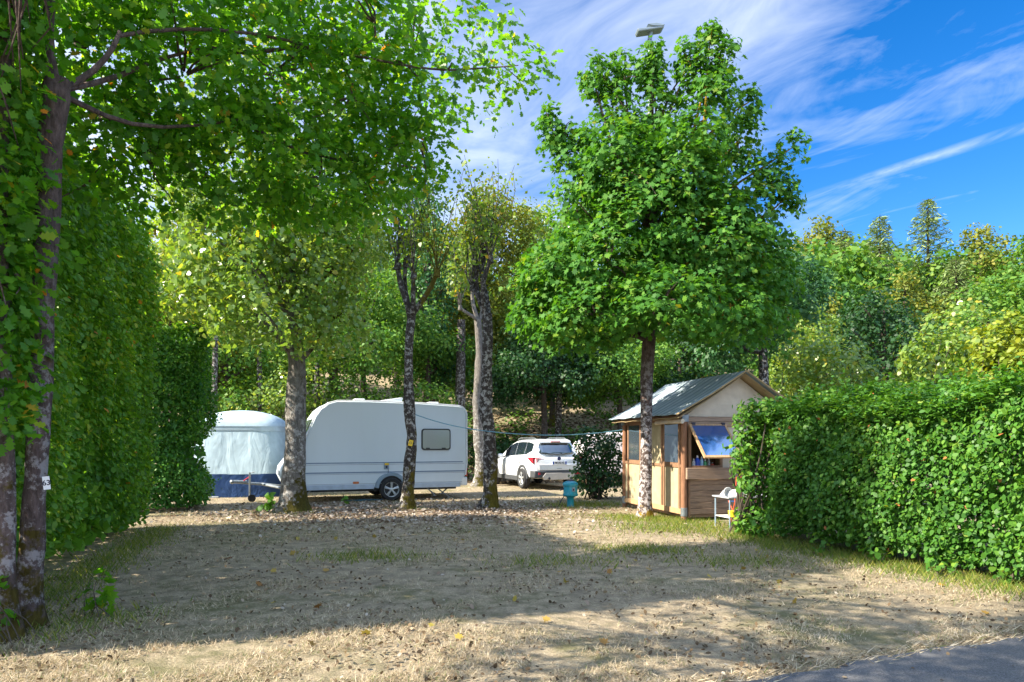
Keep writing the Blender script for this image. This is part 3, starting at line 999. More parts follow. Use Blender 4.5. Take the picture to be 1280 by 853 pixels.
    tag(leaf_obj('ground_litter', C, np.array([0, 0, 1]) + rng.normal(size=(n, 3)) * .5, rng.normal(size=(n, 3)), rng.uniform(.018, .05, n), 'oval', M['crumb'], rng.uniform(size=n)), kind='stuff')
    # ragged straw fringe along the road edge
    n = 4200
    tt = rng.uniform(-7, 6, n)
    off = rng.normal(-.03, .06, n)
    C = np.stack([1.46 + .929 * tt + .370 * off, 4.53 + .370 * tt - .929 * off, np.full(n, .01)], 1)
    an = rng.uniform(0, 6.28, n)
    tag(leaf_obj('road_fringe', C, np.stack([np.sin(an), -np.cos(an), .6 + 0 * an], 1), np.stack([np.cos(an), np.sin(an), rng.uniform(.15, .9, n)], 1), rng.uniform(.04, .10, n), 'blade', M['straw'], rng.uniform(size=n), center=0.0), kind='stuff')
    n = 130
    tt = rng.uniform(-2, 5, n)
    off = rng.uniform(.02, 1.6, n) ** 1.4
    C = np.stack([1.46 + .929 * tt + .370 * off, 4.53 + .370 * tt - .929 * off, np.full(n, .026)], 1)
    tag(leaf_obj('road_litter', C, np.array([0, 0, 1]) + rng.normal(size=(n, 3)) * .3, rng.normal(size=(n, 3)), rng.uniform(.012, .04, n), 'oval', M['crumb'], rng.uniform(size=n)), kind='stuff')
    n = 60
    x = rng.uniform(-4, 5, n)
    y = rng.uniform(4.7, 12, n)
    ok = ~on_road(x, y) & ~in_left_hedge(x, y)
    x, y = x[ok], y[ok]
    n = len(x)
    C = np.stack([x, y, np.full(n, 0.03)], 1)
    tag(leaf_obj('rusty_leaves', C, np.array([0, 0, 1]) + rng.normal(size=(n, 3)) * 0.5, rng.normal(size=(n, 3)), rng.uniform(0.06, 0.1, n), 'maple', M['rust_leaf'], rng.uniform(size=n)), kind='stuff')


build_grass()


# ================================================================== HEDGES
def hedge(name, label, a, b, thick, h, leaf, size, per_m2, shape='oval', amp=0.14, z0=0.1, ends=(True, True), side=1, seed=0, core=True, low=0.0,
          topround=0.3, back=0.25, core_d=240, sprays=0, endround=0, notch=None):
    """a->b runs along the visible face; the hedge lies on the side (perp * side) of that line"""
    r = np.random.default_rng(500 + seed)
    a, b = np.array(a, float), np.array(b, float)
    L = np.linalg.norm(b - a)
    t = (b - a) / L
    p = np.array([-t[1], t[0]]) * side          # into the hedge
    base = np.array([(a[0] + b[0]) / 2, (a[1] + b[1]) / 2, 0])
    root = thing(name, label, 'hedge', base)

    def to_w(s, q, z):
        return np.stack([a[0] + t[0] * s + p[0] * q, a[1] + t[1] * s + p[1] * q, z], 1)
    S, Nn = [], []

    def face(k, fs, fq, fz, n):
        k = int(k)
        S.append(to_w(fs(k), fq(k), fz(k)))
        Nn.append(np.tile(np.array(n, float), (k, 1)))
    un = lambda lo, hi: (lambda k: r.uniform(lo, hi, k))
    face(L * (h - z0) * per_m2, un(0, L), un(0, 0.0), un(z0, h), (-p[0], -p[1], 0))
    face(L * thick * per_m2, un(0, L), un(0, thick), un(h, h), (0, 0, 1))
    face(L * (h - z0) * per_m2 * back, un(0, L), un(thick, thick), un(z0, h), (p[0], p[1], 0))
    if ends[0]:
        face(thick * (h - z0) * per_m2, un(0, 0), un(0, thick), un(z0, h), (-t[0], -t[1], 0))
    if ends[1]:
        face(thick * (h - z0) * per_m2, un(L, L), un(0, thick), un(z0, h), (t[0], t[1], 0))
    C = np.concatenate(S)
    nn = np.concatenate(Nn)
    n = len(C)
    bulge = amp * (nz(C, 1.1, seed) + 0.7 * nz(C, 3.2, seed + 1) + 0.9 * nz(C, 0.45, seed + 7))
    # round the top edge
    zr = np.clip((C[:, 2] - (h - topround)) / topround, 0, 1)
    inw = -nn.copy()
    C = C + nn * bulge[:, None] + nn * (r.normal(size=n) * 0.075 - 0.07)[:, None]
    horiz = np.abs(nn[:, 2]) < 0.5
    C[horiz] += inw[horiz] * (0.7 * topround * zr[horiz] ** 2)[:, None]
    if low:
        # the foot draws in and lifts unevenly
        zl = np.clip(1 - (C[:, 2] - z0) / low, 0, 1)
        C[horiz] += inw[horiz] * (0.45 * low * zl[horiz] ** 1.5)[:, None]
        keep = C[:, 2] > z0 + 0.16 * nz(C * np.array([1, 1, 0]), 2.2, seed + 5) + 0.02
        C, nn = C[keep], nn[keep]
        n = len(C)
    if endround:
        sC = (C[:, 0] - a[0]) * t[0] + (C[:, 1] - a[1]) * t[1]
        e = np.clip(1 - sC / endround, 0, 1)
        C[:, :2] += p[None] * (0.55 * e ** 2)[:, None] * (nn @ np.array([-p[0], -p[1], 0]) > .5)[:, None]
        C[:, 2] *= 1 - .10 * e ** 1.5
        C[:, 2] *= 1 + .12 * np.clip(sC / L, 0, 1) ** 1.5
    if notch:
        sC = (C[:, 0] - a[0]) * t[0] + (C[:, 1] - a[1]) * t[1]
        zz = np.exp(-((C[:, 2] - notch[0]) / notch[1]) ** 2)
        C[:, :2] -= t[None] * (notch[2] * zz * np.clip((sC - L + 1.0), 0, 1))[:, None]
    C[:, 2] = np.maximum(C[:, 2], 0.04)
    nrm = nn * 0.75 + np.array([0, 0, 0.55]) + r.normal(size=(n, 3)) * 0.52
    ax = np.array([0, 0, -0.8]) + nn * 0.55 + r.normal(size=(n, 3)) * 0.55
    rnd = np.clip(r.beta(2.2, 2.4, n) + 0.16 * nz(C, 1.6, seed + 2) + 0.14 * nz(C, .6, seed + 9), 0, 0.98)
    rnd[r.uniform(size=n) < 0.004] = 1
    if sprays:
        # stray shoots poking out of the top and face
        sel = r.choice(n, sprays)
        ln = r.uniform(.08, .34, sprays) * np.where(nn[sel, 2] > .5, 1.0, .55)
        dr = norm(nn[sel] * .7 + np.array([0, 0, .8]) + r.normal(size=(sprays, 3)) * .35)
        q, qn, qa = [], [], []
        for i in range(9):
            q.append(C[sel] + dr * (ln * (i + 1) / 9)[:, None] + r.normal(size=(sprays, 3)) * .018)
            qn.append(r.normal(size=(sprays, 3)) * .5 + np.array([0, 0, .8]))
            qa.append(r.normal(size=(sprays, 3)) + dr * .6)
        C, nrm, ax = np.concatenate([C] + q), np.concatenate([nrm] + qn), np.concatenate([ax] + qa)
        rnd = np.concatenate([rnd, np.clip(r.beta(3, 2, 9 * sprays), 0, .98)])
        n = len(C)
    leaf_obj('foliage', C, nrm, ax, size * r.uniform(0.6, 1.25, n), shape, leaf, rnd, root, base)
    if core:
        mb = MB()
        # stems showing at the foot
        for i in range(int(L * 4)):
            s_, q_ = r.uniform(0.1, L - 0.1), r.uniform(0.25, thick - 0.2)
            g0 = to_w(np.array([s_]), np.array([q_]), np.array([-0.02]))[0] - base
            g1 = to_w(np.array([s_ + r.normal() * 0.15]), np.array([q_ + r.normal() * 0.12]), np.array([min(h * 0.7, 1.6)]))[0] - base
            mb.tube(limb_path(g0, g1, 4, 0, 0.04, r), [0.03, 0.026, 0.022, 0.018, 0.012], 6, False)
        mb.build('stems', M['twig'], root, smooth=True)
        # dense dark interior of old twigs and leaves
        k = int(L * h * thick * core_d)
        ins = 0.30
        Ci = to_w(r.uniform(0.1, L - 0.1, k), r.uniform(ins * 0.4, thick - ins * 0.4, k), r.uniform(z0 + 0.02, h - ins * 0.5, k))
        leaf_obj('inner_foliage', Ci, r.normal(size=(k, 3)), r.normal(size=(k, 3)), size * r.uniform(1.6, 2.6, k), 'rhomb', leaf, np.clip(r.beta(2, 4, k), 0, 0.9), root, base)
    return root


def f_right(s):
    return (3.85 + 0.40 * s, 11.7 - s)


hedge('clipped_hedge', 'broad waist-to-head-high clipped hornbeam hedge on the right beside the road', (3.95, 11.75), (6.38, 4.6), 1.5, 2.2,
      M['hedge_leaf'], 0.066, 2100, 'oval', 0.19, 0.10, side=1, seed=1, low=0.32, topround=0.7, sprays=900, endround=1.3)
hedge('tall_hedge', 'very tall leafy green hedge running back behind the two mossy trunks', (-4.45, 4.95), (-6.7, 12.7), 1.3, 5.6,
      M['tall_hedge_leaf'], 0.085, 900, 'oval', 0.2, 0.12, side=1, seed=2, low=0.7, topround=0.9, core_d=320)
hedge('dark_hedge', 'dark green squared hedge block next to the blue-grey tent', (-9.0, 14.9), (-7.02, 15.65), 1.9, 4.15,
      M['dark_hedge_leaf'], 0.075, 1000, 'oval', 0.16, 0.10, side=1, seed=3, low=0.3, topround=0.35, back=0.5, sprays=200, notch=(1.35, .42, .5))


# ================================================================== NEAR TREES
def oak():
    d = 5.86
    w = lambda px, py, dd=d: P(px, py, dd)
    path = []
    for px, py, r_ in ((33, 786, 0.108), (39, 700, 0.094), (42, 640, 0.088), (45, 590, 0.086), (50, 500, 0.088), (53, 420, 0.088), (57, 320, 0.09), (63, 180, 0.094), (70, 118, 0.11), (73, 98, 0.09)):
        q = w(px, py)
        path.append((q[0], q[1], q[2], r_))
    path[0] = (path[0][0], d, 0.0, 0.108)
    fork = w(70, 115)
    ends = [(w(82, -60, 6.0), .05, .04), (w(46, 10, 5.8), .045, .025), (w(150, 40, 6.3), .034, .02), (w(300, 150, 7.6), .028, .012), (w(260, 60, 7.4), .028, .014)]
    limbs = [(limb_path(fork, e, 6, 0.03, 0.05), r0, r1) for e, r0, r1 in ends]
    limbs.append((limb_path(w(150, 45, 6.3), w(420, 70, 8.0), 7, 0.03, 0.04), .02, .014))
    limbs.append((limb_path(w(300, 150, 7.6), w(520, 210, 8.6), 6, 0.0, 0.04), .022, .010))
    limbs.append((limb_path(w(260, 60, 7.4), w(400, 65, 8.0), 6, 0.0, 0.04), .025, .016))
    limbs.append((limb_path(w(400, 65, 8.0), w(560, 88, 8.0), 6, 0.0, 0.02), .018, .012))
    limbs.append((limb_path(w(560, 88, 8.0), w(648, 82, 8.0), 5, -0.02, 0.02), .012, .006))
    limbs.append((limb_path(w(630, 84, 8.0), w(655, 103, 8.0), 4, 0, 0.02), .006, .004))
    limbs.append((limb_path(w(84, -60, 6.0), w(200, -300, 6.6), 6, 0.03, 0.05), .05, .02))
    limbs.append((limb_path(w(84, -60, 6.0), w(330, -220, 7.4), 6, 0.03, 0.05), .04, .015))
    lobes = [LB(110, 60, 7.0, 110, 85, 1.1), LB(230, 95, 7.4, 115, 85, 1.1), LB(345, 90, 7.9, 100, 95, 1.1), LB(440, 120, 8.2, 85, 85, 0.9),
             LB(290, 190, 7.9, 105, 60, 1.0), LB(400, 225, 8.3, 85, 50, 0.9), LB(480, 190, 8.6, 60, 60, 0.8), LB(470, 30, 8.0, 55, 55, 0.8),
             LB(360, -20, 7.8, 120, 70, 1.1), LB(200, -30, 7.2, 140, 70, 1.2), LB(60, -60, 6.4, 120, 80, 1.0),
             LB(508, 80, 8.1, 26, 40, 0.4, .7), LB(560, 88, 8.0, 30, 16, 0.2, .6), LB(545, 128, 8.1, 36, 10, 0.2, .7), LB(595, 85, 8.0, 10, 9, 0.1, .8),
             LB(662, 76, 8.0, 12, 7, 0.08, .9), LB(676, 82, 8.0, 6, 6, 0.08, .9), LB(652, 102, 8.0, 7, 4, 0.08, .9),
             LB(528, 4, 8.2, 24, 10, 0.2), LB(190, 210, 7.6, 60, 60, 0.6), LB(130, 150, 7.0, 60, 60, 0.7), LB(110, 230, 7.4, 50, 40, 0.5, .8), LB(330, 255, 8.2, 60, 30, .6), LB(470, 245, 8.8, 60, 35, .6, .8), LB(525, 175, 8.8, 35, 50, .5), LB(20, 130, 5.9, 40, 90, 0.4), LB(40, 290, 5.55, 32, 30, 0.25, 0.9), LB(20, 340, 5.5, 25, 40, 0.2, 0.8),
             LB(150, -230, 6.8, 170, 120, 1.5, 0.16), LB(340, -200, 7.6, 180, 110, 1.5, 0.16), LB(-60, -150, 6.0, 130, 140, 1.2, 0.25),
             (-1.0, 9.3, 6.9, 1.2, 1.2, 0.8, 0.5)]
    tree('oak_tree', 'near oak with mossy grey trunk bearing a number tag, branches arching over the pitch', (path[0][0], d), path, limbs, lobes,
         M['oak_leaf'], 'oak', 0.112, 11, 14, 0.26, M['oak_bark'], up=0.55, outw=0.35, flat=0.35, jit=0.6, droop=0.35, wob=0.09, seed=1)
    # number tag held to the bark
    b = Vector(w(58.0, 604, 5.775))
    s = thing('number_sign', 'small white plate numbered 63 fixed to the mossy oak trunk', 'sign', b, R(30))
    MB().box((0, 0, 0), (0.052, 0.006, 0.112), Matrix.Rotation(R(-6), 3, 'Y')).build('plate', M['white_plastic'], s, bevel=0.001)
    text('63', 0.06, (0, -0.0045, 0), s, M['ink'], 'numeral', rz=0, roll=R(-6) + R(0))


def text(body, size, loc, parent, mat, name, rz=0.0, roll=0.0, sx=1.0, name_mesh=None):
    cu = bpy.data.curves.new(name, 'FONT')
    cu.body = body
    cu.size = size
    cu.align_x = 'CENTER'
    cu.align_y = 'CENTER'
    cu.extrude = 0.0008
    cu.offset = 0.0012 * size / 0.06
    o = bpy.data.objects.new(name, cu)
    COL.objects.link(o)
    dg = bpy.context.evaluated_depsgraph_get()
    me = bpy.data.meshes.new_from_object(o.evaluated_get(dg))
    bpy.data.objects.remove(o)
    bpy.data.curves.remove(cu)
    me.materials.clear()
    me.materials.append(mat)
    o = bpy.data.objects.new(name, me)
    COL.objects.link(o)
    o.parent = parent
    o.location = loc
    o.rotation_euler = (R(90), roll, rz)
    o.scale = (sx, 1, 1)
    return o


def ivy_tree():
    d = 5.5
    path = []
    for px, py, r_ in ((4, 800, 0.10), (6, 720, 0.08), (7, 620, 0.066), (4, 480, 0.062), (-2, 300, 0.062), (0, 140, 0.06), (10, 30, 0.05), (20, -120, 0.04)):
        q = P(px, py, d)
        path.append((q[0], q[1], q[2], r_))
    path[0] = (path[0][0], d, 0.0, 0.10)
    top = path[-2][:3]
    limbs = [(limb_path(top, e, 6, 0.04, 0.05), .05, .02) for e in ((-4.4, 3.0, 6.4), (-3.2, 3.2, 6.9), (-5.6, 4.6, 6.6), (-4.6, 1.4, 6.8))]
    lobes = [(-4.4, 2.8, 6.6, 1.5, 1.3, 1.1, 0.8), (-4.7, 2.3, 4.9, 1.3, 1.0, 0.7, 0.4), (-3.3, 3.0, 4.7, 1.0, 0.9, 0.6, 0.4), (-2.6, 3.6, 5.4, 1.1, 0.9, 0.6, 0.3), (-5.2, 3.2, 5.2, 1.0, 0.8, 0.6, 0.45), (-3.6, 1.6, 4.6, 1.0, 0.8, 0.6, 0.4),  (-2.9, 3.3, 7.3, 1.2, 1.1, 0.9, 0.7), (-5.4, 4.4, 6.9, 1.0, 1.1, 0.9, 0.7), (-4.8, 1.2, 6.9, 1.3, 1.2, 1.0, 0.7), (-3.4, 1.9, 7.2, 1.2, 1.0, 0.9, 0.6)]
    # ivy on the stem
    r = np.random.default_rng(5)
    k = 330
    z = r.uniform(1.72, 5.6, k)
    an = r.uniform(0, 6.28, k)
    px_ = np.interp(z, [p[2] for p in path], [p[0] for p in path])
    o = np.stack([np.cos(an), np.sin(an), 0 * an], 1)
    rad = 0.08 + r.uniform(0, 0.16, k)
    rad = np.where(z < 2.6, np.minimum(rad, .2), rad)
    ex = (np.stack([px_, np.full(k, d), z], 1) + o * rad[:, None], o)
    kp = (ex[0][:, 0] < px_ + .14) | (z > 3.4)
    ex = (ex[0][kp], ex[1][kp])
    tree('ivy_clad_tree', 'leafy ivy-clad trunk closest to the camera, just left of the numbered oak', (path[0][0], d), path, limbs, lobes,
         M['oak_leaf'], 'oak', 0.105, 10, 14, 0.22, M['oak_bark'], up=0.5, outw=0.5, flat=0.35, jit=0.6, seed=2, extra=ex)


oak()
ivy_tree()


def maple():
    d = 14.2
    x0 = (808 - CX) / F * d
    path = []
    for px, py, r_ in ((806, 648, 0.135), (807, 600, 0.125), (808, 540, 0.12), (808, 480, 0.125), (811, 430, 0.14), (813, 405, 0.13), (812, 330, 0.10), (814, 230, 0.07), (815, 110, 0.03), (815, 60, 0.012)):
        q = P(px, py, d)
        path.append((q[0], q[1], q[2], r_))
    path[0] = (path[0][0], d, 0.0, 0.13)
    lobes = [LB(756, 190, 14.3, 38, 74, .8), LB(812, 150, 14.4, 38, 72, .8), LB(884, 148, 14.0, 38, 80, .8), LB(930, 250, 14.2, 46, 64, .8), LB(972, 222, 14.1, 16, 40, .3),
             LB(720, 250, 14.4, 34, 90, .8), LB(700, 345, 14.0, 55, 50, 1.0), LB(665, 365, 14.2, 34, 24, .6), LB(672, 395, 14.2, 35, 25, .6), LB(760, 330, 13.6, 75, 70, 1.1), LB(825, 270, 13.9, 85, 100, 1.3),
             LB(890, 300, 13.6, 75, 80, 1.2), LB(950, 340, 14.2, 48, 65, .9), LB(745, 395, 13.3, 75, 36, 1.0), LB(830, 375, 12.7, 80, 42, .9), LB(905, 390, 13.4, 70, 42, 1.0),
             LB(800, 290, 15.8, 95, 110, 1.0), LB(880, 340, 15.9, 90, 80, .9), LB(780, 210, 13.5, 55, 70, .8), LB(860, 200, 13.3, 50, 70, .7), LB(965, 395, 14.6, 30, 40, .6),
             LB(690, 160, 14.3, 14, 40, .3), LB(905, 75, 14.0, 16, 34, .3), LB(740, 95, 14.3, 14, 30, .3), LB(780, 85, 14.3, 18, 25, .3), LB(860, 75, 14.1, 16, 28, .3), LB(985, 245, 14.1, 12, 30, .25), LB(690, 425, 14.0, 35, 12, .7, .6), LB(735, 428, 13.6, 40, 11, .7, .5), LB(814, 78, 14.4, 14, 30, .3, 2.0), LB(887, 56, 14.1, 11, 30, .25, 1.6), LB(752, 92, 14.3, 11, 28, .25), LB(936, 128, 14.1, 12, 26, .25), LB(705, 165, 14.3, 16, 24, .3), LB(990, 185, 14.1, 10, 24, .2), LB(770, 105, 14.2, 14, 25, .3), LB(860, 85, 14.2, 12, 26, .3), LB(925, 175, 14.1, 22, 34, .4)]
    limbs = []
    for L in lobes:
        c = np.array(L[:3])
        st = min(max((c[2] - 3.6) * 0.45 + 3.6, 3.7), 7.5)
        k = np.interp(st, [p[2] for p in path], np.arange(len(path)))
        a = np.array(path[int(k)][:3])
        a[2] = st
        limbs.append((limb_path(a, c, 6, 0.03, 0.05), 0.045, 0.012))
    # the two stubby low limbs at the fork
    a = P(812, 428, d)
    limbs.append((limb_path(a, P(780, 415, 14.1), 4, 0.05, 0.05), 0.06, 0.035))
    limbs.append((limb_path(a, P(835, 405, 14.3), 4, 0.05, 0.05), 0.06, 0.03))
    tree('maple_tree', 'tall upright maple with pale blotched trunk in front of the canvas cabin', (path[0][0], d), path, limbs, lobes,
         M['maple_leaf'], 'maple', 0.115, 12.5, 14, 0.24, M['white_bark'], up=0.75, outw=0.6, flat=0.22, jit=0.42, droop=0.5, wob=0.07, seed=3, inner=0.5)


maple()


def pale_tree():
    d = 15.5
    path = []
    for px, py, r_ in ((366, 640, 0.31), (367, 612, 0.27), (369, 560, 0.24), (370, 500, 0.215), (371, 455, 0.19), (368, 400, 0.14), (362, 330, 0.11), (360, 230, 0.06)):
        q = P(px, py, d)
        path.append((q[0], q[1], q[2], r_))
    path[0] = (path[0][0], d, 0.0, 0.28)
    lobes = [LB(300, 330, 15.0, 85, 70, 1.3), LB(250, 290, 15.3, 60, 60, 1.2), LB(345, 270, 14.8, 70, 70, 1.2), LB(330, 390, 14.6, 80, 45, 1.1), LB(395, 340, 15.2, 50, 60, 1.0),
             LB(260, 370, 15.6, 60, 40, 1.0), LB(420, 400, 15.6, 45, 45, .8), LB(300, 230, 15.6, 90, 60, 1.3), LB(400, 240, 15.8, 70, 70, 1.2), LB(235, 240, 15.6, 45, 40, .9), LB(440, 300, 16.0, 40, 60, 0.9),
             LB(360, 130, 15.6, 130, 80, 1.6, 0.7)]
    limbs = []
    for L in lobes:
        c = np.array(L[:3])
        a = np.array(path[5 if c[2] > 5 else 4][:3])
        limbs.append((limb_path(a, c, 6, 0.03, 0.07), 0.06, 0.015))
    tree('pale_leaved_tree', 'thick mossy trunk at the caravan drawbar carrying a glittering pale green crown', (path[0][0], d), path, limbs, lobes,
         M['pale_leaf'], 'heart', 0.12, 5.5, 20, 0.30, M['grey_bark'], up=0.35, outw=0.5, flat=0.5, jit=0.75, droop=0.6, wob=0.10, seed=4)


pale_tree()


def pollard(name, label, base_px, by, d, top_py, r0, heads, shoots, leaf, seed, bark, tilt=0.0, crown_m=5, csize=0.10):
    r = np.random.default_rng(200 + seed)
    b = P(base_px, by, d)
    b[2] = 0.0 if d < 27 else float(gz(b[0], b[1]))
    top = P(base_px + tilt, top_py, d)
    ts = (0, .06, .14, .25, .38, .5, .64, .8, 1)
    path = [(*(b + (top - b) * t + np.array([0.05 * math.sin(t * 9 + seed) + .02 * math.sin(t * 23), 0, 0])), r0 * (1.12 - 0.34 * t + .06 * math.sin(t * 31 + seed))) for t in ts]
    limbs, cc, oo = [], [], []
    for hx, hy, hr in heads:
        e = P(hx, hy, d + r.uniform(-0.4, 0.4))
        lp = limb_path(top - np.array([0, 0, 0.1]), e, 5, -0.05, 0.05, r)
        limbs.append((lp, hr * 0.95, hr * 0.7))
        # knuckle
        limbs.append(([e - np.array([0, 0, .08]), e, e + np.array([0.01, 0, .09])], hr * 1.15, hr * 0.9))
        for s in range(shoots):
            an = r.uniform(0, 6.28)
            L = r.uniform(1.0, 2.3)
            sp = r.uniform(0.1, 0.5)
            q = e + np.array([math.cos(an) * sp * L, math.sin(an) * sp * L, L])
            lp = limb_path(e, q, 5, 0.0, 0.03, r)
            limbs.append((lp, 0.013, 0.004))
            for i in range(2, 6):
                for j in range(1):
                    cc.append(np.array(lp[i]) + r.normal(size=3) * 0.12)
                    oo.append(np.array([math.cos(an), math.sin(an), 0.4]))
    ex = (np.array(cc), np.array(oo))
    lob = [(ex[0][0][0], ex[0][0][1], ex[0][0][2], .2, .2, .3, .2)]
    return tree(name, label, b, path, limbs, lob, leaf, 'heart', csize, 5, crown_m, 0.24, bark, up=0.3, outw=0.7, flat=0.6, jit=0.8, droop=0.5, wob=0.12,
                seed=seed, twigs=False, extra=ex)


pollard('pollarded_tree', 'slim dark pollarded trunk with four knobbly arms and a yellow tag, before the caravan', 511, 637, 16.0, 392, 0.128,
        [(497, 333, .085), (507, 330, .07), (517, 345, .07), (546, 342, .075)], 13, M['shoot_leaf'], 11, M['dark_bark'], 2)
pollard('pollarded_tree', 'thick lichen-spotted pollarded trunk standing between the caravan and the white car', 612, 635, 16.4, 392, 0.155,
        [(596, 335, .09), (605, 318, .08), (613, 325, .07), (590, 360, .06)], 12, M['shoot_leaf'], 12, M['dark_bark'], -4)
pollard('slender_tree', 'pale grey moss-footed trunk set back just behind the thicker pollard', 598, 608, 24.4, 400, 0.165,
        [(590, 360, .09), (604, 350, .08), (575, 385, .07)], 14, M['shoot_leaf'], 13, M['grey_bark'], 0, 6, 0.13)

# yellow tag on the first pollard
yt = thing('yellow_tag', 'small yellow square marker nailed to the slim pollarded trunk', 'sign', Vector(P(513.4, 554, 15.80)), R(12))
MB().box((0, 0, 0), (0.10, 0.006, 0.14), Matrix.Rotation(R(14), 3, 'Y')).build('plate', M['sign_yellow'], yt, bevel=0.001)
MB().lathe([(0.030, -0.0045), (0.030, -0.003)], n=16, axis='Y').build('disc', M['ink'], yt)
MB().lathe([(0.020, -0.006), (0.020, -0.0046)], n=16, axis='Y').build('disc_centre', M['sign_yellow'], yt)


# ================================================================== CARAVAN
def wheel(parent, c, axis='Y', r=0.31, w=0.19, side=-1, spokes=6, rim_mat=None, name='wheel'):
    """wheel with tyre and alloy rim; axis Y or X; side: which way the rim face looks"""
    o = MB()
    prof = [(r * 0.66, -w / 2), (r * 0.90, -w / 2), (r * 0.985, -w * 0.36), (r, -w * 0.15), (r, w * 0.15), (r * 0.985, w * 0.36), (r * 0.90, w / 2), (r * 0.66, w / 2)]
    o.lathe(prof + [prof[0]], n=32, axis=axis, cap=False)
    ty = o.build(name, M['dark_rubber'], parent, smooth=True, loc=c)
    rb = MB()
    e = side * w * 0.42
    q = side * w * 0.10
    rb.lathe([(r * 0.66, e), (r * 0.70, e + side * 0.01), (r * 0.62, e - side * 0.005), (r * 0.60, q), (r * 0.60, q - side * 0.01), (r * 0.66, q - side * 0.01)], n=32, axis=axis, cap=False)
    for k in range(spokes):
        a = 2 * math.pi * k / spokes + 0.3
        for off in ((-0.11, 0.11) if spokes == 5 else (0.0,)):
            p0 = (math.cos(a) * r * 0.1, math.sin(a) * r * 0.1)
            p1 = (math.cos(a + off) * r * 0.63, math.sin(a + off) * r * 0.63)
            if axis == 'Y':
                A, B = (p0[0], e - side * 0.012, p0[1]), (p1[0], e - side * 0.004, p1[1])
            else:
                A, B = (e - side * 0.012, p0[0], p0[1]), (e - side * 0.004, p1[0], p1[1])
            rb.tube([A, B], [r * 0.13, r * 0.09] if spokes != 5 else [r * 0.07, r * 0.055], 6)
    rb.lathe([(r * 0.17, e - side * 0.03), (r * 0.17, e), (r * 0.10, e + side * 0.008)], n=16, axis=axis)
    rb.build('rim', rim_mat or M['alloy'], ty, smooth=True)
    bk = MB()
    bk.lathe([(r * 0.59, q + side * 0.005), (r * 0.59, q - side * 0.02)], n=24, axis=axis)
    bk.build('brake_plate', M['black_plastic'], ty)
    return ty


def rrect(x0, z0, x1, z1, r, n=5):
    pts = []
    for cx, cz, a0 in ((x1 - r, z1 - r, 0), (x0 + r, z1 - r, 90), (x0 + r, z0 + r, 180), (x1 - r, z0 + r, 270)):
        for k in range(n + 1):
            a = R(a0 + 90 * k / n)
            pts.append((cx + r * math.cos(a), cz + r * math.sin(a)))
    return pts


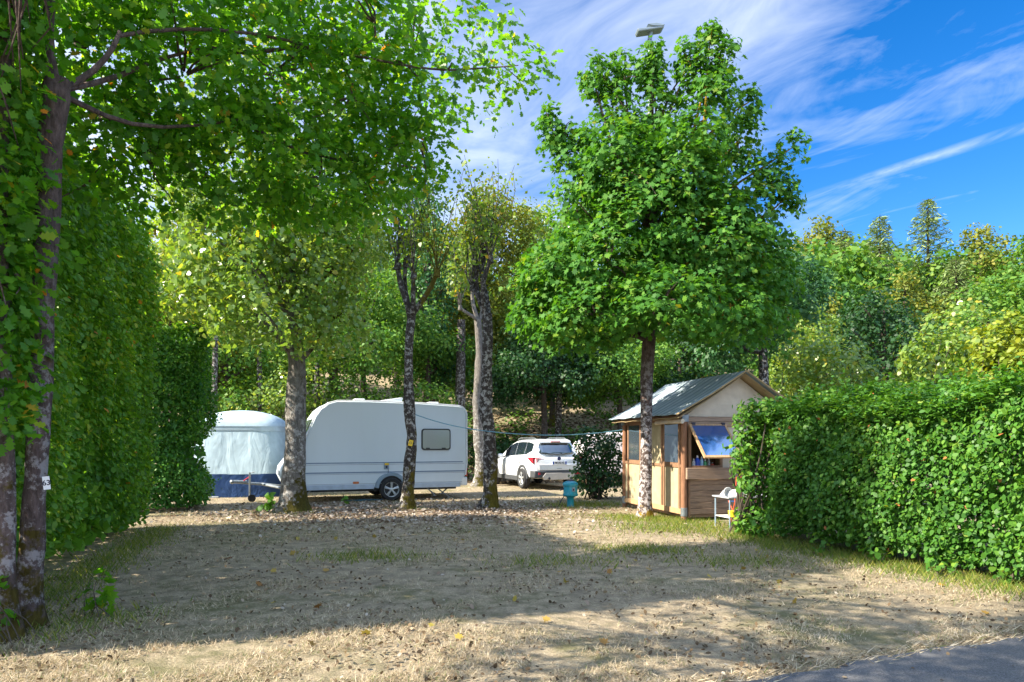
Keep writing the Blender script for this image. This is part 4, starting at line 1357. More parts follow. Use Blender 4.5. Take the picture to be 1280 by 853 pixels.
def caravan():
    base = (-3.26, 18.42, 0)
    t = thing('caravan', 'white touring caravan parked under the trees with one window and grey stripes', 'caravan', base, ROT)
    W = 2.15
    prof = [(-2.55, .36), (-2.74, .48), (-2.84, .70), (-2.80, .92), (-2.62, 1.16), (-2.30, 1.50), (-2.14, 1.88), (-1.98, 2.26), (-1.84, 2.46), (-1.66, 2.60), (-1.42, 2.67), (-0.6, 2.68), (0.8, 2.655), (1.90, 2.60),
            (2.02, 2.56), (2.10, 2.48), (2.135, 2.36), (2.14, 1.0), (2.10, .66), (1.96, .36)]
    # wheel arch cut
    arch = []
    for k in range(9):
        a = math.pi * k / 8
        arch.append((0.40 * math.cos(a), 0.34 + 0.38 * math.sin(a)))
    arch = [(x, max(z, .36)) for x, z in arch]
    body = prof + arch
    mb = MB()
    mb.prism(body, 0.0, W, 'XZ')
    mb.build('body', M['caravan_wall'], t, bevel=0.045, smooth=True)
    # aluminium edge rail round the side panel
    rail = [(x, -0.012, z) for x, z in prof[4:19]]
    MB().tube(rail, 0.020, 6).build('edge_rail', M['white_paint'], t, smooth=True)
    # lower skirt
    MB().span((-2.5, -0.014, 0.33), (-0.46, 0.0, 0.455)).span((0.46, -0.014, 0.33), (1.95, 0.0, 0.455)).build('skirt', M['skirt'], t, bevel=0.006)
    # stripes
    for nm, z, h, mt, x1 in (('stripe', 1.03, 0.026, 'stripe_blue', 2.02), ('stripe', 0.985, 0.012, 'stripe_grey', 2.07), ('stripe', 0.775, 0.030, 'stripe_blue', 2.08), ('stripe', 0.735, 0.012, 'stripe_grey', 2.08)):
        x0 = -2.62 + (1.16 - z) * -0.4 if z < 1.16 else -2.5
        MB().span((x0 + 0.05, -0.005, z - h / 2), (x1, -0.001, z + h / 2)).build(nm, M[mt], t)
    MB().span((-2.55, -0.006, 0.470), (2.0, -0.001, 0.482)).build('stripe', M['stripe_grey'], t)
    # rear window
    w = MB().prism(rrect(0.83, 1.36, 1.66, 1.95, 0.08), -0.035, 0.0).build('window', M['black_plastic'], t, bevel=0.008)
    MB().prism(rrect(0.865, 1.395, 1.625, 1.915, 0.06), -0.042, -0.030).build('pane', M['caravan_glass'], w)
    for sx in (0.95, 1.40):
        MB().span((sx, -0.052, 1.392), (sx + .11, -0.040, 1.425)).build('stay', M['black_plastic'], w)
    # arch trim
    pts = [(0.44 * math.cos(math.pi * k / 16), 0.36 + 0.40 * math.sin(math.pi * k / 16)) for k in range(17)]
    inn = [(0.335 * math.cos(math.pi * k / 16), 0.34 + 0.33 * math.sin(math.pi * k / 16)) for k in range(16, -1, -1)]
    MB().prism(pts + inn, -0.05, 0.06).build('wheel_arch', M['arch_grey'], t, bevel=0.012)
    MB().span((-0.30, 0.03, 0.28), (0.30, 0.30, 0.74)).build('arch_liner', M['black_plastic'], t)
    wheel(t, (0, 0.02, 0.31), 'Y', 0.31, 0.20, -1, 5)
    wheel(t, (0, W - 0.02, 0.31), 'Y', 0.31, 0.20, 1, 5)
    # inlet box, marker lamp, tail lamp
    s = MB().span((-0.20, -0.022, 0.85), (-0.06, 0, 1.02)).build('inlet_box', M['arch_grey'], t, bevel=0.006)
    MB().span((-0.18, -0.028, 0.96), (-0.07, -0.020, 1.015)).build('lid', M['sign_yellow'], s)
    MB().span((-0.155, -0.03, 0.88), (-0.105, -0.020, 0.94)).build('socket', M['ink'], s)
    MB().tube([(-0.08, -0.012, .86), (-0.085, -0.014, .70), (-0.08, -0.010, .50)], 0.007, 5).build('cable', M['ink'], t)
    MB().prism(rrect(-1.02, 0.475, -0.86, 0.535, 0.028), -0.020, 0).build('side_lamp', M['amber_lens'], t)
    MB().span((2.115, 0.02, 0.62), (2.165, 0.16, 0.86)).build('tail_lamp', M['red_lens'], t, bevel=0.01)
    MB().span((1.97, 0.0, 0.36), (2.16, W, 0.60)).build('bumper', M['white_paint'], t, bevel=0.03)
    # front: screen windows following the slope
    def on_front(f):
        return (-2.30 + 0.30 * f, 1.50 + 0.70 * f)
    for y0, y1 in ((0.16, 0.72), (0.78, 1.37), (1.43, 1.99)):
        a, b = on_front(0.08), on_front(0.98)
        nx, nzv = -0.92, 0.39
        k = 0.022
        poly = [(a[0], a[1]), (b[0], b[1]), (b[0] + nx * k, b[1] + nzv * k), (a[0] + nx * k, a[1] + nzv * k)]
        MB().prism(poly, y0, y1).build('front_window', M['screen_glass'], t, bevel=0.006)
    MB().tube([(-2.86, 0.25, .86), (-2.86, 0.25, .72)], 0.018, 6).build('grab_handle', M['grey_plastic'], t)
    # roof hatches
    MB().span((-0.95, 0.12, 2.67), (-0.68, 0.5, 2.745)).build('roof_vent', M['white_paint'], t, bevel=0.02)
    MB().prism([(-0.25, 2.672), (0.32, 2.664), (0.36, 2.79), (0.30, 2.80), (-0.25, 2.71)], 0.15, .7).build('roof_vent', M['white_paint'], t, bevel=0.015)
    MB().span((1.10, 0.15, 2.62), (1.36, .5, 2.70)).build('roof_vent', M['white_paint'], t, bevel=0.015)
    # chassis, drawbar, jockey wheel
    c = MB()
    c.span((-2.4, 0.25, 0.26), (1.9, 0.33, 0.36)).span((-2.4, W - 0.33, 0.26), (1.9, W - 0.25, 0.36)).span((-0.05, 0.1, 0.27), (0.05, W - 0.1, 0.34))
    c.build('chassis', M['black_plastic'], t)
    dz = 0.46
    d = MB()
    d.tube([(-2.5, 0.35, .32), (-3.25, W / 2 - 0.02, dz), (-3.75, W / 2, dz + .05)], [.04, .04, .035], 8)
    d.tube([(-2.5, W - 0.35, .32), (-3.25, W / 2 + 0.02, dz)], [.04, .04], 8)
    d.build('drawbar', M['galv'], t)
    h = MB().tube([(-3.62, W / 2, dz + .06), (-3.95, W / 2, dz + .08)], [.05, .045], 10)
    h.lathe([(0.001, -.06), (.055, -.03), (.06, .02), (.04, .05)], (-3.98, W / 2, dz + 0.07), 12)
    h.build('hitch', M['galv'], t)
    MB().tube([(-3.70, W / 2 - .05, dz + .10), (-3.52, W / 2 - .05, dz + .23)], .016, 6).build('brake_lever', M['red_lens'], t)
    j = MB().tube([(-3.55, W / 2 - .10, 0.14), (-3.55, W / 2 - .10, .78)], .024, 8).tube([(-3.55, W / 2 - .10, .76), (-3.42, W / 2 - .16, .80)], .012, 6).build('jockey_leg', M['galv'], t)
    wj = MB().lathe([(.05, -.03), (.10, -.028), (.10, .028), (.05, .03)], (-3.50, W / 2 - .10, .10), 20, 'Y').build('jockey_wheel', M['dark_rubber'], j)
    # corner steadies
    for a, b in (((-2.05, .18, .34), (-2.42, .14, .02)), ((1.02, .16, .33), (1.24, .12, .10)), ((1.28, .18, .33), (1.70, .16, .02)), ((1.80, .5, .33), (1.52, .45, .12)), ((-2.05, W - .2, .34), (-2.42, W - .15, .02)), ((1.3, W - .2, .33), (1.7, W - .2, .02))):
        MB().tube([a, b], .018, 6).box((b[0], b[1], b[2]), (.10, .08, .02)).build('steady_leg', M['galv'], t)
    return t


caravan()
# cable lying under the caravan
hose = MB()
pts = []
for k in range(40):
    a = k * 0.5
    pts.append((-0.95 + 0.30 * math.cos(a) + 0.012 * k, 0.05 + 0.10 * math.sin(a), 0.015 + 0.001 * k))
hose.tube(pts, 0.011, 5)
hb = hose.build('coiled_cable', M['hose'], None, smooth=True, loc=(-3.26, 18.15, 0))
tag(hb, 'dark blue cable lying in loops on the ground beneath the caravan', 'cable')


# ================================================================== TENT
def tent():
    d0 = 19.6
    bx = (292 - CX) / F * d0
    t = thing('trailer_tent', 'blue-grey tent with domed roof and navy skirt beyond the dark hedge', 'tent', (bx, d0, 0), R(8))
    # rows: bottom half width, heights; four-sided with rounded corners
    def ring(hw, hd, z, n=9, pw=5.0, wr=0.0, seed=0):
        pts = []
        N_ = 64
        for k in range(N_):
            a = 2 * math.pi * k / N_
            c, s = math.cos(a), math.sin(a)
            x = math.copysign(abs(c) ** (2 / pw), c) * hw
            y = math.copysign(abs(s) ** (2 / pw), s) * hd + hd0
            w = wr * (math.sin(a * 13 + z * 3) * 0.5 + math.sin(a * 29 - z * 5) * 0.3)
            pts.append((x * (1 + w), y + w * 0.8, z))
        return pts
    hd0 = 1.15
    low = [ring(1.47, 1.30, z, wr=w) for z, w in ((0.0, .030), (.12, .035), (.25, .03), (.38, .03), (.52, .02), (.67, .008))]
    MB().loft(low, False).build('skirt', M['tent_navy'], t, smooth=True)
    up = []
    for k in range(9):
        f = k / 8
        up.append(ring(1.465 - 0.27 * f, 1.30 - 0.25 * f, .66 + 1.30 * f, wr=0.012 * math.sin(math.pi * f) + 0.002))
    MB().loft(up, False).build('wall', M['tent_blue'], t, smooth=True)
    band = [ring(1.215, 1.07, 1.90), ring(1.225, 1.08, 1.93), ring(1.21, 1.065, 2.04)]
    MB().loft(band, False).build('eaves_band', M['tent_roof'], t, smooth=True)
    rf = []
    for k in range(9):
        f = k / 8
        rf.append(ring(1.212 * math.cos(f * 1.50) + 0.02, 1.066 * math.cos(f * 1.50) + 0.02, 2.035 + 0.50 * math.sin(f * 1.50), pw=5 - 2.4 * f))
    MB().loft(rf).build('roof', M['tent_roof'], t, smooth=True)
    MB().tube([(-0.9, -.18, .02), (-.35, -.22, .02)], .03, 6).build('ground_pole', M['galv'], t)


tent()


# ================================================================== CAR
def car():
    t = thing('parked_car', 'white five-door SUV parked facing away from us between pollard and teal post', 'car', (0.46, 23.1, 0), ROT)
    cxw = 0.80                                   # centre line in local x
    hw = 0.92

    def lerp(tab, y):
        return np.interp(y, [a for a, b in tab], [b for a, b in tab])
    # lower body: (y, bottom z) (y, belt z) (y, half width)
    ys = [-0.93, -0.90, -0.80, -0.55, -0.30, 0.0, 0.5, 1.0, 1.6, 2.1, 2.5, 2.8, 3.1, 3.3, 3.42, 3.46]
    bot = [(-.93, .46), (-.8, .38), (-.4, .36), (0, .34), (2.7, .30), (3.3, .34), (3.46, .45)]
    belt = [(-.93, 1.00), (-.85, 1.10), (-.5, 1.14), (0, 1.12), (1.0, 1.07), (2.0, 1.03), (2.4, 1.01), (3.0, .93), (3.3, .82), (3.46, .66)]
    half = [(-.93, .76), (-.90, .82), (-.8, .875), (-.4, .915), (0, .92), (2.4, .915), (3.0, .87), (3.3, .76), (3.46, .55)]
    rings = []
    for y in ys:
        b, z1, h = lerp(bot, y), lerp(belt, y), lerp(half, y)
        zm = b + (z1 - b) * 0.55
        pr = [(0, b), (h * .80, b), (h * .95, b + .05), (h * 1.0, b + .16), (h * 1.0, zm), (h * .975, z1 - .10), (h * .93, z1 - .02), (h * .84, z1), (0, z1 + .012)]
        ring = [(cxw + x, y, z) for x, z in pr] + [(cxw - x, y, z) for x, z in pr[-2:0:-1]]
        rings.append(ring)
    b_ = MB().loft(rings).build('body', M['car_paint'], t, smooth=True)
    # greenhouse
    roofz = [(-.80, 1.10), (-.72, 1.30), (-.60, 1.50), (-.48, 1.62), (-.2, 1.66), (.6, 1.68), (1.2, 1.66), (1.7, 1.52), (2.2, 1.20), (2.45, 1.02)]
    hr = [(-.80, .80), (-.6, .68), (-.2, .63), (.6, .63), (1.3, .62), (1.7, .66), (2.2, .78), (2.45, .80)]
    rings = []
    for y in [-.86, -.80, -.72, -.60, -.48, -.2, .2, .6, 1.2, 1.5, 1.7, 2.0, 2.2, 2.45]:
        zb = lerp(belt, y) - .03
        zt = max(lerp(roofz, y), zb + .012)
        h1 = lerp(half, y) * .86
        f = np.clip((zt - zb) / .62, 0, 1)
        h2 = h1 - (h1 - .60) * f
        pr = [(0, zb), (h1, zb), (h1 - (h1 - h2) * .5, zb + (zt - zb) * .5), (h2 + .01, zt - .06 * f), (h2 - .08, zt - .012 * f), (0, zt + .01 * f)]
        rings.append([(cxw + x, y, z) for x, z in pr] + [(cxw - x, y, z) for x, z in pr[-2:0:-1]])
    MB().loft(rings).build('roof', M['car_paint'], t, smooth=True)

    def side_pt(y, f, off=0.012):
        """left greenhouse side, f from belt to roof"""
        zb = lerp(belt, y) - .03
        zt = max(lerp(roofz, y), zb + .012)
        h1 = lerp(half, y) * .86
        g = np.clip((zt - zb) / .62, 0, 1)
        h2 = h1 - (h1 - .60) * g
        z = zb + (zt - .06 * g - zb) * f
        h = h1 + (h2 + .01 - h1) * f
        return h + off, z
    # side windows, both sides: strips hugging the body
    for sgn in (-1, 1):
        for y0, y1, n0, n1 in ((-.42, .16, .0, 0), (.20, .98, 0, 0), (1.02, 1.98, 0, 0)):
            k = 8
            vs, fs = [], []
            for i in range(k + 1):
                y = y0 + (y1 - y0) * i / k
                f0, f1 = .14, .93
                if y < 0:
                    f0 = .14 + (-y) * .55
                    f1 = .93 - (-y) * .18
                if y > 1.5:
                    f1 = .93 - (y - 1.5) * .05
                for f in (f0, f1):
                    h, z = side_pt(y, f)
                    vs.append((cxw + sgn * h, y, z))
            for i in range(k):
                fs.append((2 * i, 2 * i + 1, 2 * i + 3, 2 * i + 2))
            w = MB().add(vs, fs).build('side_window', M['car_glass'], t)
            sm = w.modifiers.new('solid', 'SOLIDIFY')
            sm.thickness = .008
            sm.offset = 0
    # rear window wrapping the tailgate
    def back_y(z):
        tab = [(1.04, -.885), (1.12, -.86), (1.30, -.75), (1.50, -.63), (1.60, -.52)]
        return np.interp(z, [a for a, b in tab], [b for a, b in tab])
    vs, fs = [], []
    zs = [1.17, 1.25, 1.35, 1.45, 1.53]
    hx = [.60, .66, .64, .60, .56]
    nx = 8
    for z, h in zip(zs, hx):
        for k in range(nx + 1):
            x = -h + 2 * h * k / nx
            dz = .03 * (abs(x) / .66) ** 2 if z < 1.2 else 0
            vs.append((cxw + x, back_y(z + dz) - .022 + .07 * (abs(x) / .66) ** 3, z + dz))
    for j in range(len(zs) - 1):
        for k in range(nx):
            a = j * (nx + 1) + k
            fs.append((a, a + 1, a + nx + 2, a + nx + 1))
    w = MB().add(vs, fs).build('rear_window', M['car_glass'], t, smooth=True)
    sm = w.modifiers.new('solid', 'SOLIDIFY')
    sm.thickness = .012
    MB().tube([(cxw + .02, -.80, 1.22), (cxw + .34, -.82, 1.20)], .012, 6).build('wiper', M['black_plastic'], t)
    # spoiler with brake strip
    MB().prism([(-.66, 1.555), (-.62, 1.62), (-.40, 1.675), (-.40, 1.62)], cxw - .58, cxw + .58, 'YZ').build('spoiler', M['car_paint'], t, bevel=.012, smooth=True)
    MB().span((cxw - .16, -.675, 1.570), (cxw + .18, -.64, 1.605)).build('brake_light', M['red_lens'], t, bevel=.004)
    # tail lamps wrapping the corner
    for sgn in (-1, 1):
        c_ = cxw
        front = [(.50, 1.03), (.52, .93), (.62, .87), (.80, .87), (.80, 1.06)]
        pts = [(c_ + sgn * x, z) for x, z in front]
        tl = MB().prism(pts, -.915, -.80).build('tail_light', M['red_lens'], t, bevel=.01)
        MB().prism([(c_ + sgn * x, z) for x, z in [(.54, 1.02), (.56, .95), (.78, .96), (.78, 1.02)]], -.925, -.90).build('reversing_lens', M['clear_lens'], tl)
        sd_ = [(-.86, .88), (-.82, .87), (-.50, 1.00), (-.42, 1.07), (-.84, 1.08)]
        x0 = c_ + sgn * .80
        MB().prism(sd_, x0, c_ + sgn * .915, 'YZ').build('lens_side', M['red_lens'], tl, bevel=.008)
        MB().span((c_ + sgn * .50, -.985, .505), (c_ + sgn * .76, -.90, .575)).build('reflector', M['red_lens'], t, bevel=.006)
    # bumper, skid, plate, exhaust
    pl = [(-.93, -.80), (-.90, -.955), (-.70, -.985), (.70, -.985), (.90, -.955), (.93, -.80), (.93, -.62), (-.93, -.62)]
    MB().prism([(cxw + x * .985, y) for x, y in pl], .40, .64, 'XY').build('bumper', M['car_grey'], t, bevel=.03, smooth=True)
    MB().prism([(cxw + x, z) for x, z in [(-.56, .34), (.56, .34), (.62, .44), (.50, .565), (-.50, .565), (-.62, .44)]], -1.005, -.9).build('skid_plate', M['skid'], t, bevel=.012)
    MB().prism([(cxw + x, z) for x, z in [(-.72, .64), (.72, .64), (.76, .86), (-.76, .86)]], -.965, -.86).build('tailgate', M['car_paint'], t, bevel=.03, smooth=True)
    for sx in (-.40, .40):
        MB().lathe([(.045, -.06), (.05, -.06), (.05, .10), (.042, .10)], (cxw + sx, -.99, .385), 14, 'Y').build('exhaust', M['chrome'], t, smooth=True)
        MB().lathe([(.04, -.062), (.04, -.055)], (cxw + sx, -.99, .385), 12, 'Y').build('exhaust_bore', M['ink'], t)
    npl = MB().span((cxw - .26, -.985, .835), (cxw + .26, -.967, .945)).build('number_plate', M['plate'], t, bevel=.003)
    MB().span((cxw - .258, -.989, .838), (cxw - .205, -.983, .942)).build('plate_band', M['plate_blue'], npl)
    MB().span((cxw + .21, -.989, .838), (cxw + .258, -.983, .942)).build('plate_band', M['plate_blue'], npl)
    text('FM 392 HL', .095, (cxw + .0, -.9865, .89), npl, M['ink'], 'registration', sx=.80)
    MB().lathe([(.065, -.012), (.065, .01)], (cxw, -.955, 1.035), 24, 'Y').build('badge', M['emblem_blue'], t)
    MB().span((cxw - .08, -.972, .70), (cxw + .10, -.962, .72)).build('lettering_strip', M['galv'], t)
    # cladding: sills and arches
    for sgn in (-1, 1):
        MB().span((cxw + sgn * .90, .36, .27), (cxw + sgn * .94, 2.35, .42)).build('sill', M['car_grey'], t, bevel=.01)
        for yc in (0, 2.69):
            o = [(yc + .46 * math.cos(math.pi * k / 14), .36 + .46 * math.sin(math.pi * k / 14)) for k in range(15)]
            i_ = [(yc + .375 * math.cos(math.pi * k / 14), .36 + .385 * math.sin(math.pi * k / 14)) for k in range(14, -1, -1)]
            xa = cxw + sgn * .80
            xb = cxw + sgn * (.945 if yc == 0 else .935)
            MB().prism(o + i_, xa, xb, 'YZ').build('arch_trim', M['car_grey'], t, bevel=.008)
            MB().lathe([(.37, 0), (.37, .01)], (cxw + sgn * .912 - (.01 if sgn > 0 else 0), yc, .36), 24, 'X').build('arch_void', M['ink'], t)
            wheel(t, (cxw + sgn * .865, yc, .35), 'X', .35, .22, sgn, 5)
        mr = MB().box((cxw + sgn * 1.03, 1.80, 1.09), (.18, .10, .14)).build('mirror', M['car_paint'], t, bevel=.03, smooth=True)
        MB().box((cxw + sgn * .90, 1.80, 1.06), (.12, .05, .05)).build('mirror_arm', M['black_plastic'], mr)
        MB().tube([(cxw + sgn * .55, -.35, 1.665), (cxw + sgn * .56, -.2, 1.71), (cxw + sgn * .56, 1.0, 1.72), (cxw + sgn * .55, 1.25, 1.675)], .016, 6).build('roof_rail', M['galv'], t, smooth=True)
        for y in (.18, 1.0):
            MB().tube([(cxw + sgn * .925, y - .0, .42), (cxw + sgn * .925, y, 1.0)], .003, 4).build('door_gap', M['ink'], t)
            MB().span((cxw + sgn * .91, y + .06, .88), (cxw + sgn * .945, y + .24, .91)).build('door_handle', M['car_paint'], t, bevel=.008)
    return t


car()


# second, mostly hidden caravan behind the cabin
def far_caravan():
    t = thing('caravan', 'second white caravan, pinkish and half hidden by the bush beside the canvas cabin', 'caravan', (2.55, 24.0, 0), R(6))
    prof = [(0, .42), (-.12, .8), (-.05, 1.4), (.15, 1.75), (.45, 1.92), (3.8, 1.92), (4.1, 1.75), (4.15, .42)]
    MB().prism(prof, 0, 2.1).build('body', M['pink_white'], t, bevel=.06, smooth=True)
    w = MB().prism(rrect(.35, 1.15, .95, 1.60, .06), -.03, 0).build('window', M['black_plastic'], t)
    MB().prism(rrect(.38, 1.18, .92, 1.57, .05), -.036, -.028).build('pane', M['hut_glass'], w)
    w = MB().prism(rrect(2.0, 1.15, 2.9, 1.60, .06), -.03, 0).build('window', M['black_plastic'], t)
    MB().prism(rrect(2.03, 1.18, 2.87, 1.57, .05), -.036, -.028).build('pane', M['hut_glass'], w)
    wheel(t, (2.0, .05, .3), 'Y', .3, .19, -1, 5)
    wheel(t, (2.0, 2.05, .3), 'Y', .3, .19, 1, 5)
    for x, y in ((.3, .2), (3.8, .2), (.3, 1.9), (3.8, 1.9)):
        MB().tube([(x, y, .45), (x - .1, y, .02)], .02, 6).build('steady_leg', M['galv'], t)


far_caravan()


# ================================================================== TEAL SERVICE POST
def post():
    b = P(713, 634, 16.6)
    t = thing('service_post', 'teal round water and power post on a narrow foot beside the white car', 'service post', (b[0], b[1], 0), R(-10))
    MB().lathe([(.10, -.02), (.095, .0), (.085, .06), (.082, .22), (.10, .245), (.15, .27)], n=24).build('pedestal', M['teal'], t, smooth=True)
    MB().lathe([(.15, .265), (.185, .285), (.190, .315), (.172, .335), (.168, .52)], n=28).build('drum', M['teal'], t, smooth=True)
    MB().lathe([(.172, .52), (.190, .53), (.190, .57), (.175, .59), (.150, .61), (.09, .64), (.0, .652)], n=28).build('cap', M['teal'], t, smooth=True)
    MB().lathe([(.10, .635), (.06, .672), (.0, .676)], n=16).build('cap_knob', M['ink'], t, smooth=True)
    s = MB().box((.085, -.150, .44), (.075, .03, .10), Matrix.Rotation(R(28), 3, 'Z')).build('socket_box', M['arch_grey'], t, bevel=.006)
    MB().box((.090, -.168, .435), (.04, .01, .045), Matrix.Rotation(R(28), 3, 'Z')).build('socket', M['ink'], s)
    tp = MB().tube([(-.15, -.03, .43), (-.22, -.05, .43), (-.235, -.05, .40)], .016, 8).build('tap', M['ink'], t, smooth=True)
    MB().box((-.20, -.045, .455), (.07, .02, .012)).build('tap_lever', M['ink'], tp)
    hz = MB().tube([(-.13, -.06, .30), (-.22, -.12, .16), (-.27, -.16, .03), (-.42, -.26, .015), (-.7, -.3, .015)], .012, 6).build('power_lead', M['ink'], t, smooth=True)


post()


# ================================================================== CANVAS CABIN
def cabin():
    O = (3.45, 13.7)
    t = thing('canvas_cabin', 'small canvas cabin with timber frame, grey-green sheet roof and propped-open hatch', 'cabin', (O[0], O[1], 0), R(13.5))
    Wd, Dp = 2.40, 3.0
    EV = 2.10
    RZ = 2.97
    cxr = Wd / 2
    # corner and rear posts
    for x, y in ((0, 0), (Wd, 0), (0, Dp), (Wd, Dp)):
        p = MB().tube([(x, y, -0.03), (x, y, 1.1), (x, y, EV + .02)], .062, 14).build('post', M['log'], t, smooth=True)
        MB().lathe([(.068, .10), (.068, .27)], (x, y, 0), 18).build('sleeve', M['galv'], p, smooth=True)
        MB().span((x - .072, y - .072, EV - .11), (x + .072, y + .072, EV + .035)).build('bracket', M['galv'], p, bevel=.006)
    # left wall: sill board, mid rail, uprights, canvas panels, windows
    fw = M['frame_wood']
    # uprights of the side frames
    for y in (.12, .82, .92, 2.02, 2.72):
        MB().span((-.035, y, .14), (.035, y + .06, EV - .03)).build('upright', fw, t, bevel=.005)
    MB().span((-.028, .06, 1.07), (.030, Dp - .06, 1.13)).build('rail', fw, t, bevel=.005)
    MB().span((-.028, .06, EV - .10), (.030, Dp - .06, EV - .02)).build('rail', fw, t, bevel=.005)
    MB().span((-.040, .06, .13), (.020, Dp - .06, .24)).build('baseboard', M['pale_wood'], t, bevel=.005)
    for y0, y1 in ((.06, .82), (.86, 2.02), (2.06, Dp - .04)):
        MB().span((-.008, y0, .15), (.004, y1, 1.075)).build('canvas_panel', M['canvas'], t)
    MB().span((-.008, .96, 1.125), (.004, 2.03, EV - .05)).build('canvas_panel', M['canvas'], t)
    for y0, y1 in ((.17, .83), (2.07, 2.73)):
        w = MB().span((-.024, y0, 1.13), (.02, y1, EV - .10)).build('window', fw, t)
        MB().span((-.030, y0 + .03, 1.17), (-.018, y1 - .03, EV - .13)).build('pane', M['hut_glass'], w)
    # right and back walls
    MB().span((Wd - .006, .06, .15), (Wd + .006, Dp - .06, EV)).build('canvas_panel', M['canvas'], t)
    MB().span((.06, Dp - .006, .15), (Wd - .06, Dp + .006, EV)).build('canvas_panel', M['canvas'], t)
    # front wall
    MB().span((.09, -.03, 1.06), (.15, .03, EV - .10)).build('upright', fw, t, bevel=.005)
    MB().span((.79, -.03, 1.06), (.85, .03, EV - .10)).build('upright', fw, t, bevel=.005)
    MB().span((.15, -.05, 1.06), (.79, .05, 1.11)).build('hatch_sill', fw, t, bevel=.005)
    MB().span((.065, -.035, EV - .20), (Wd - .065, .028, EV - .10)).build('lintel', M['beam_wood'], t, bevel=.005)
    MB().span((.065, -.045, EV - .097), (Wd - .065, .020, EV - .01)).build('lintel', M['beam_wood'], t, bevel=.005)
    MB().span((.85, -.006, 1.05), (Wd - .06, .006, EV - .19)).build('canvas_panel', M['gable_canvas'], t)
    MB().span((.0, -.13, .84), (Wd + .04, -.065, 1.07)).build('front_beam', M['beam_wood'], t, bevel=.01)
    z = .13
    for k, h in enumerate((.118, .118, .118, .118, .118, .118)):
        MB().box((.12 + (Wd - .2) / 2, -.02 - (.004 if k % 2 else 0), z + h / 2), (Wd - .2, .028, h - .008), Matrix.Rotation(R(5), 3, 'X')).build('plank', M['plank'], t, bevel=.004)
        z += h
    MB().span((.085, -.035, .06), (.125, .03, .84)).build('upright', fw, t, bevel=.005)
    # hatch, hinged at the top and swung out
    a = math.atan2(.62, .66)
    L = .90
    hy, hz = -.05, EV - .16
    rot = Matrix.Rotation(-a, 4, 'X')

    def hp(mb):
        mb.v = [tuple((rot @ Vector(v)) + Vector((0, hy, hz))) for v in mb.v]
        return mb
    x0, x1 = .08, .90
    fr = MB().span((x0, -.018, -L), (x0 + .045, .018, 0)).span((x1 - .045, -.018, -L), (x1, .018, 0)).span((x0 + .045, -.018, -L), (x1 - .045, .018, -L + .055)).span((x0 + .045, -.018, -.04), (x1 - .045, .018, 0))
    hf = hp(fr).build('hatch_frame', M['pale_wood'], t)
    hp(MB().span((x0 + .04, -.006, -L + .05), (x1 - .04, .004, -.035))).build('pane', M['hatch_film'], hf)
    for x in (.14, .80):
        MB().span((x, -.085, EV - .20), (x + .07, -.045, EV - .12)).build('hinge', M['ink'], hf)
    # gables
    for y in (.015, Dp - .015):
        MB().prism([(.02, EV), (Wd - .02, EV), (cxr, RZ - .03)], y - .005, y + .005).build('gable', M['gable_canvas'], t)
    # inner front trim along the right rake (tan strip seen under the sheet)
    # roof sheet
    ov = .34
    ex = -.33
    ez = RZ - (RZ - EV) * (cxr - ex) / cxr - .0
    ez = EV - .02
    k = 14
    ny = 16

    def sheet(dz, x_e, z_e, y0, y1, name, mat, thick=.006):
        vs, fs = [], []
        prof = [(x_e + (cxr - x_e) * i / k, None) for i in range(k + 1)] + [(Wd - x_e - (cxr - x_e) * (k - i) / k, None) for i in range(k + 1, 2 * k + 1)]
        xs = [x_e + (cxr - x_e) * i / k for i in range(k + 1)] + [cxr + (cxr - x_e) * i / k for i in range(1, k + 1)]
        for j in range(ny + 1):
            y = y0 + (y1 - y0) * j / ny
            for x in xs:
                f = abs(x - cxr) / (cxr - x_e)
                z = RZ + dz - (RZ - z_e) * f - .035 * math.sin(math.pi * f) * (1 + .3 * math.sin(y * 4.1)) + .010 * math.sin(y * 9 + f * 3) * f
                vs.append((x, y, z))
        n = len(xs)
        for j in range(ny):
            for i in range(n - 1):
                fs.append((j * n + i, j * n + i + 1, (j + 1) * n + i + 1, (j + 1) * n + i))
        o = MB().add(vs, fs).build(name, mat, t, smooth=True)
        sm = o.modifiers.new('solid', 'SOLIDIFY')
        sm.thickness = thick
        return o
    sheet(.05, ex, ez, -ov, Dp + .25, 'roof_sheet', M['fly'])
    sheet(-.005, ex + .06, ez - .02, -ov + .05, Dp + .2, 'roof_lining', M['fly_under'])
    # rake edge hems
    for s in (-1, 1):
        MB().tube([(cxr, -ov + .01, RZ + .045), (cxr + s * (cxr - ex) * .5, -ov + .01, (RZ + ez) / 2 + .012), (cxr + s * (cxr - ex), -ov + .01, ez + .045)], .018, 6).build('roof_hem', M['fly_under'], t, smooth=True)
    # eaves pole and rolled side curtain
    MB().tube([(-.20, -.25, EV - .01), (-.20, Dp + .15, EV - .01)], .022, 8).build('eaves_pole', M['log'], t, smooth=True)
    MB().tube([(-.14, -.22, EV - .10), (-.16, .4, EV - .09), (-.15, .95, EV - .11)], .045, 10, True, .2).build('curtain_roll', M['gable_canvas'], t, smooth=True)
    # floor and shelf
    MB().span((.05, .05, .06), (Wd - .05, Dp - .05, .12)).build('floor', M['plank'], t)
    MB().span((.10, .06, 1.0), (Wd - .1, .45, 1.05)).build('shelf', M['plank'], t)
    return t


cab = cabin()
CR = Matrix.Rotation(R(13.5), 4, 'Z')


def cab_pt(x, y, z):
    return (CR @ Vector((x, y, z))) + Vector((3.45, 13.7, 0))


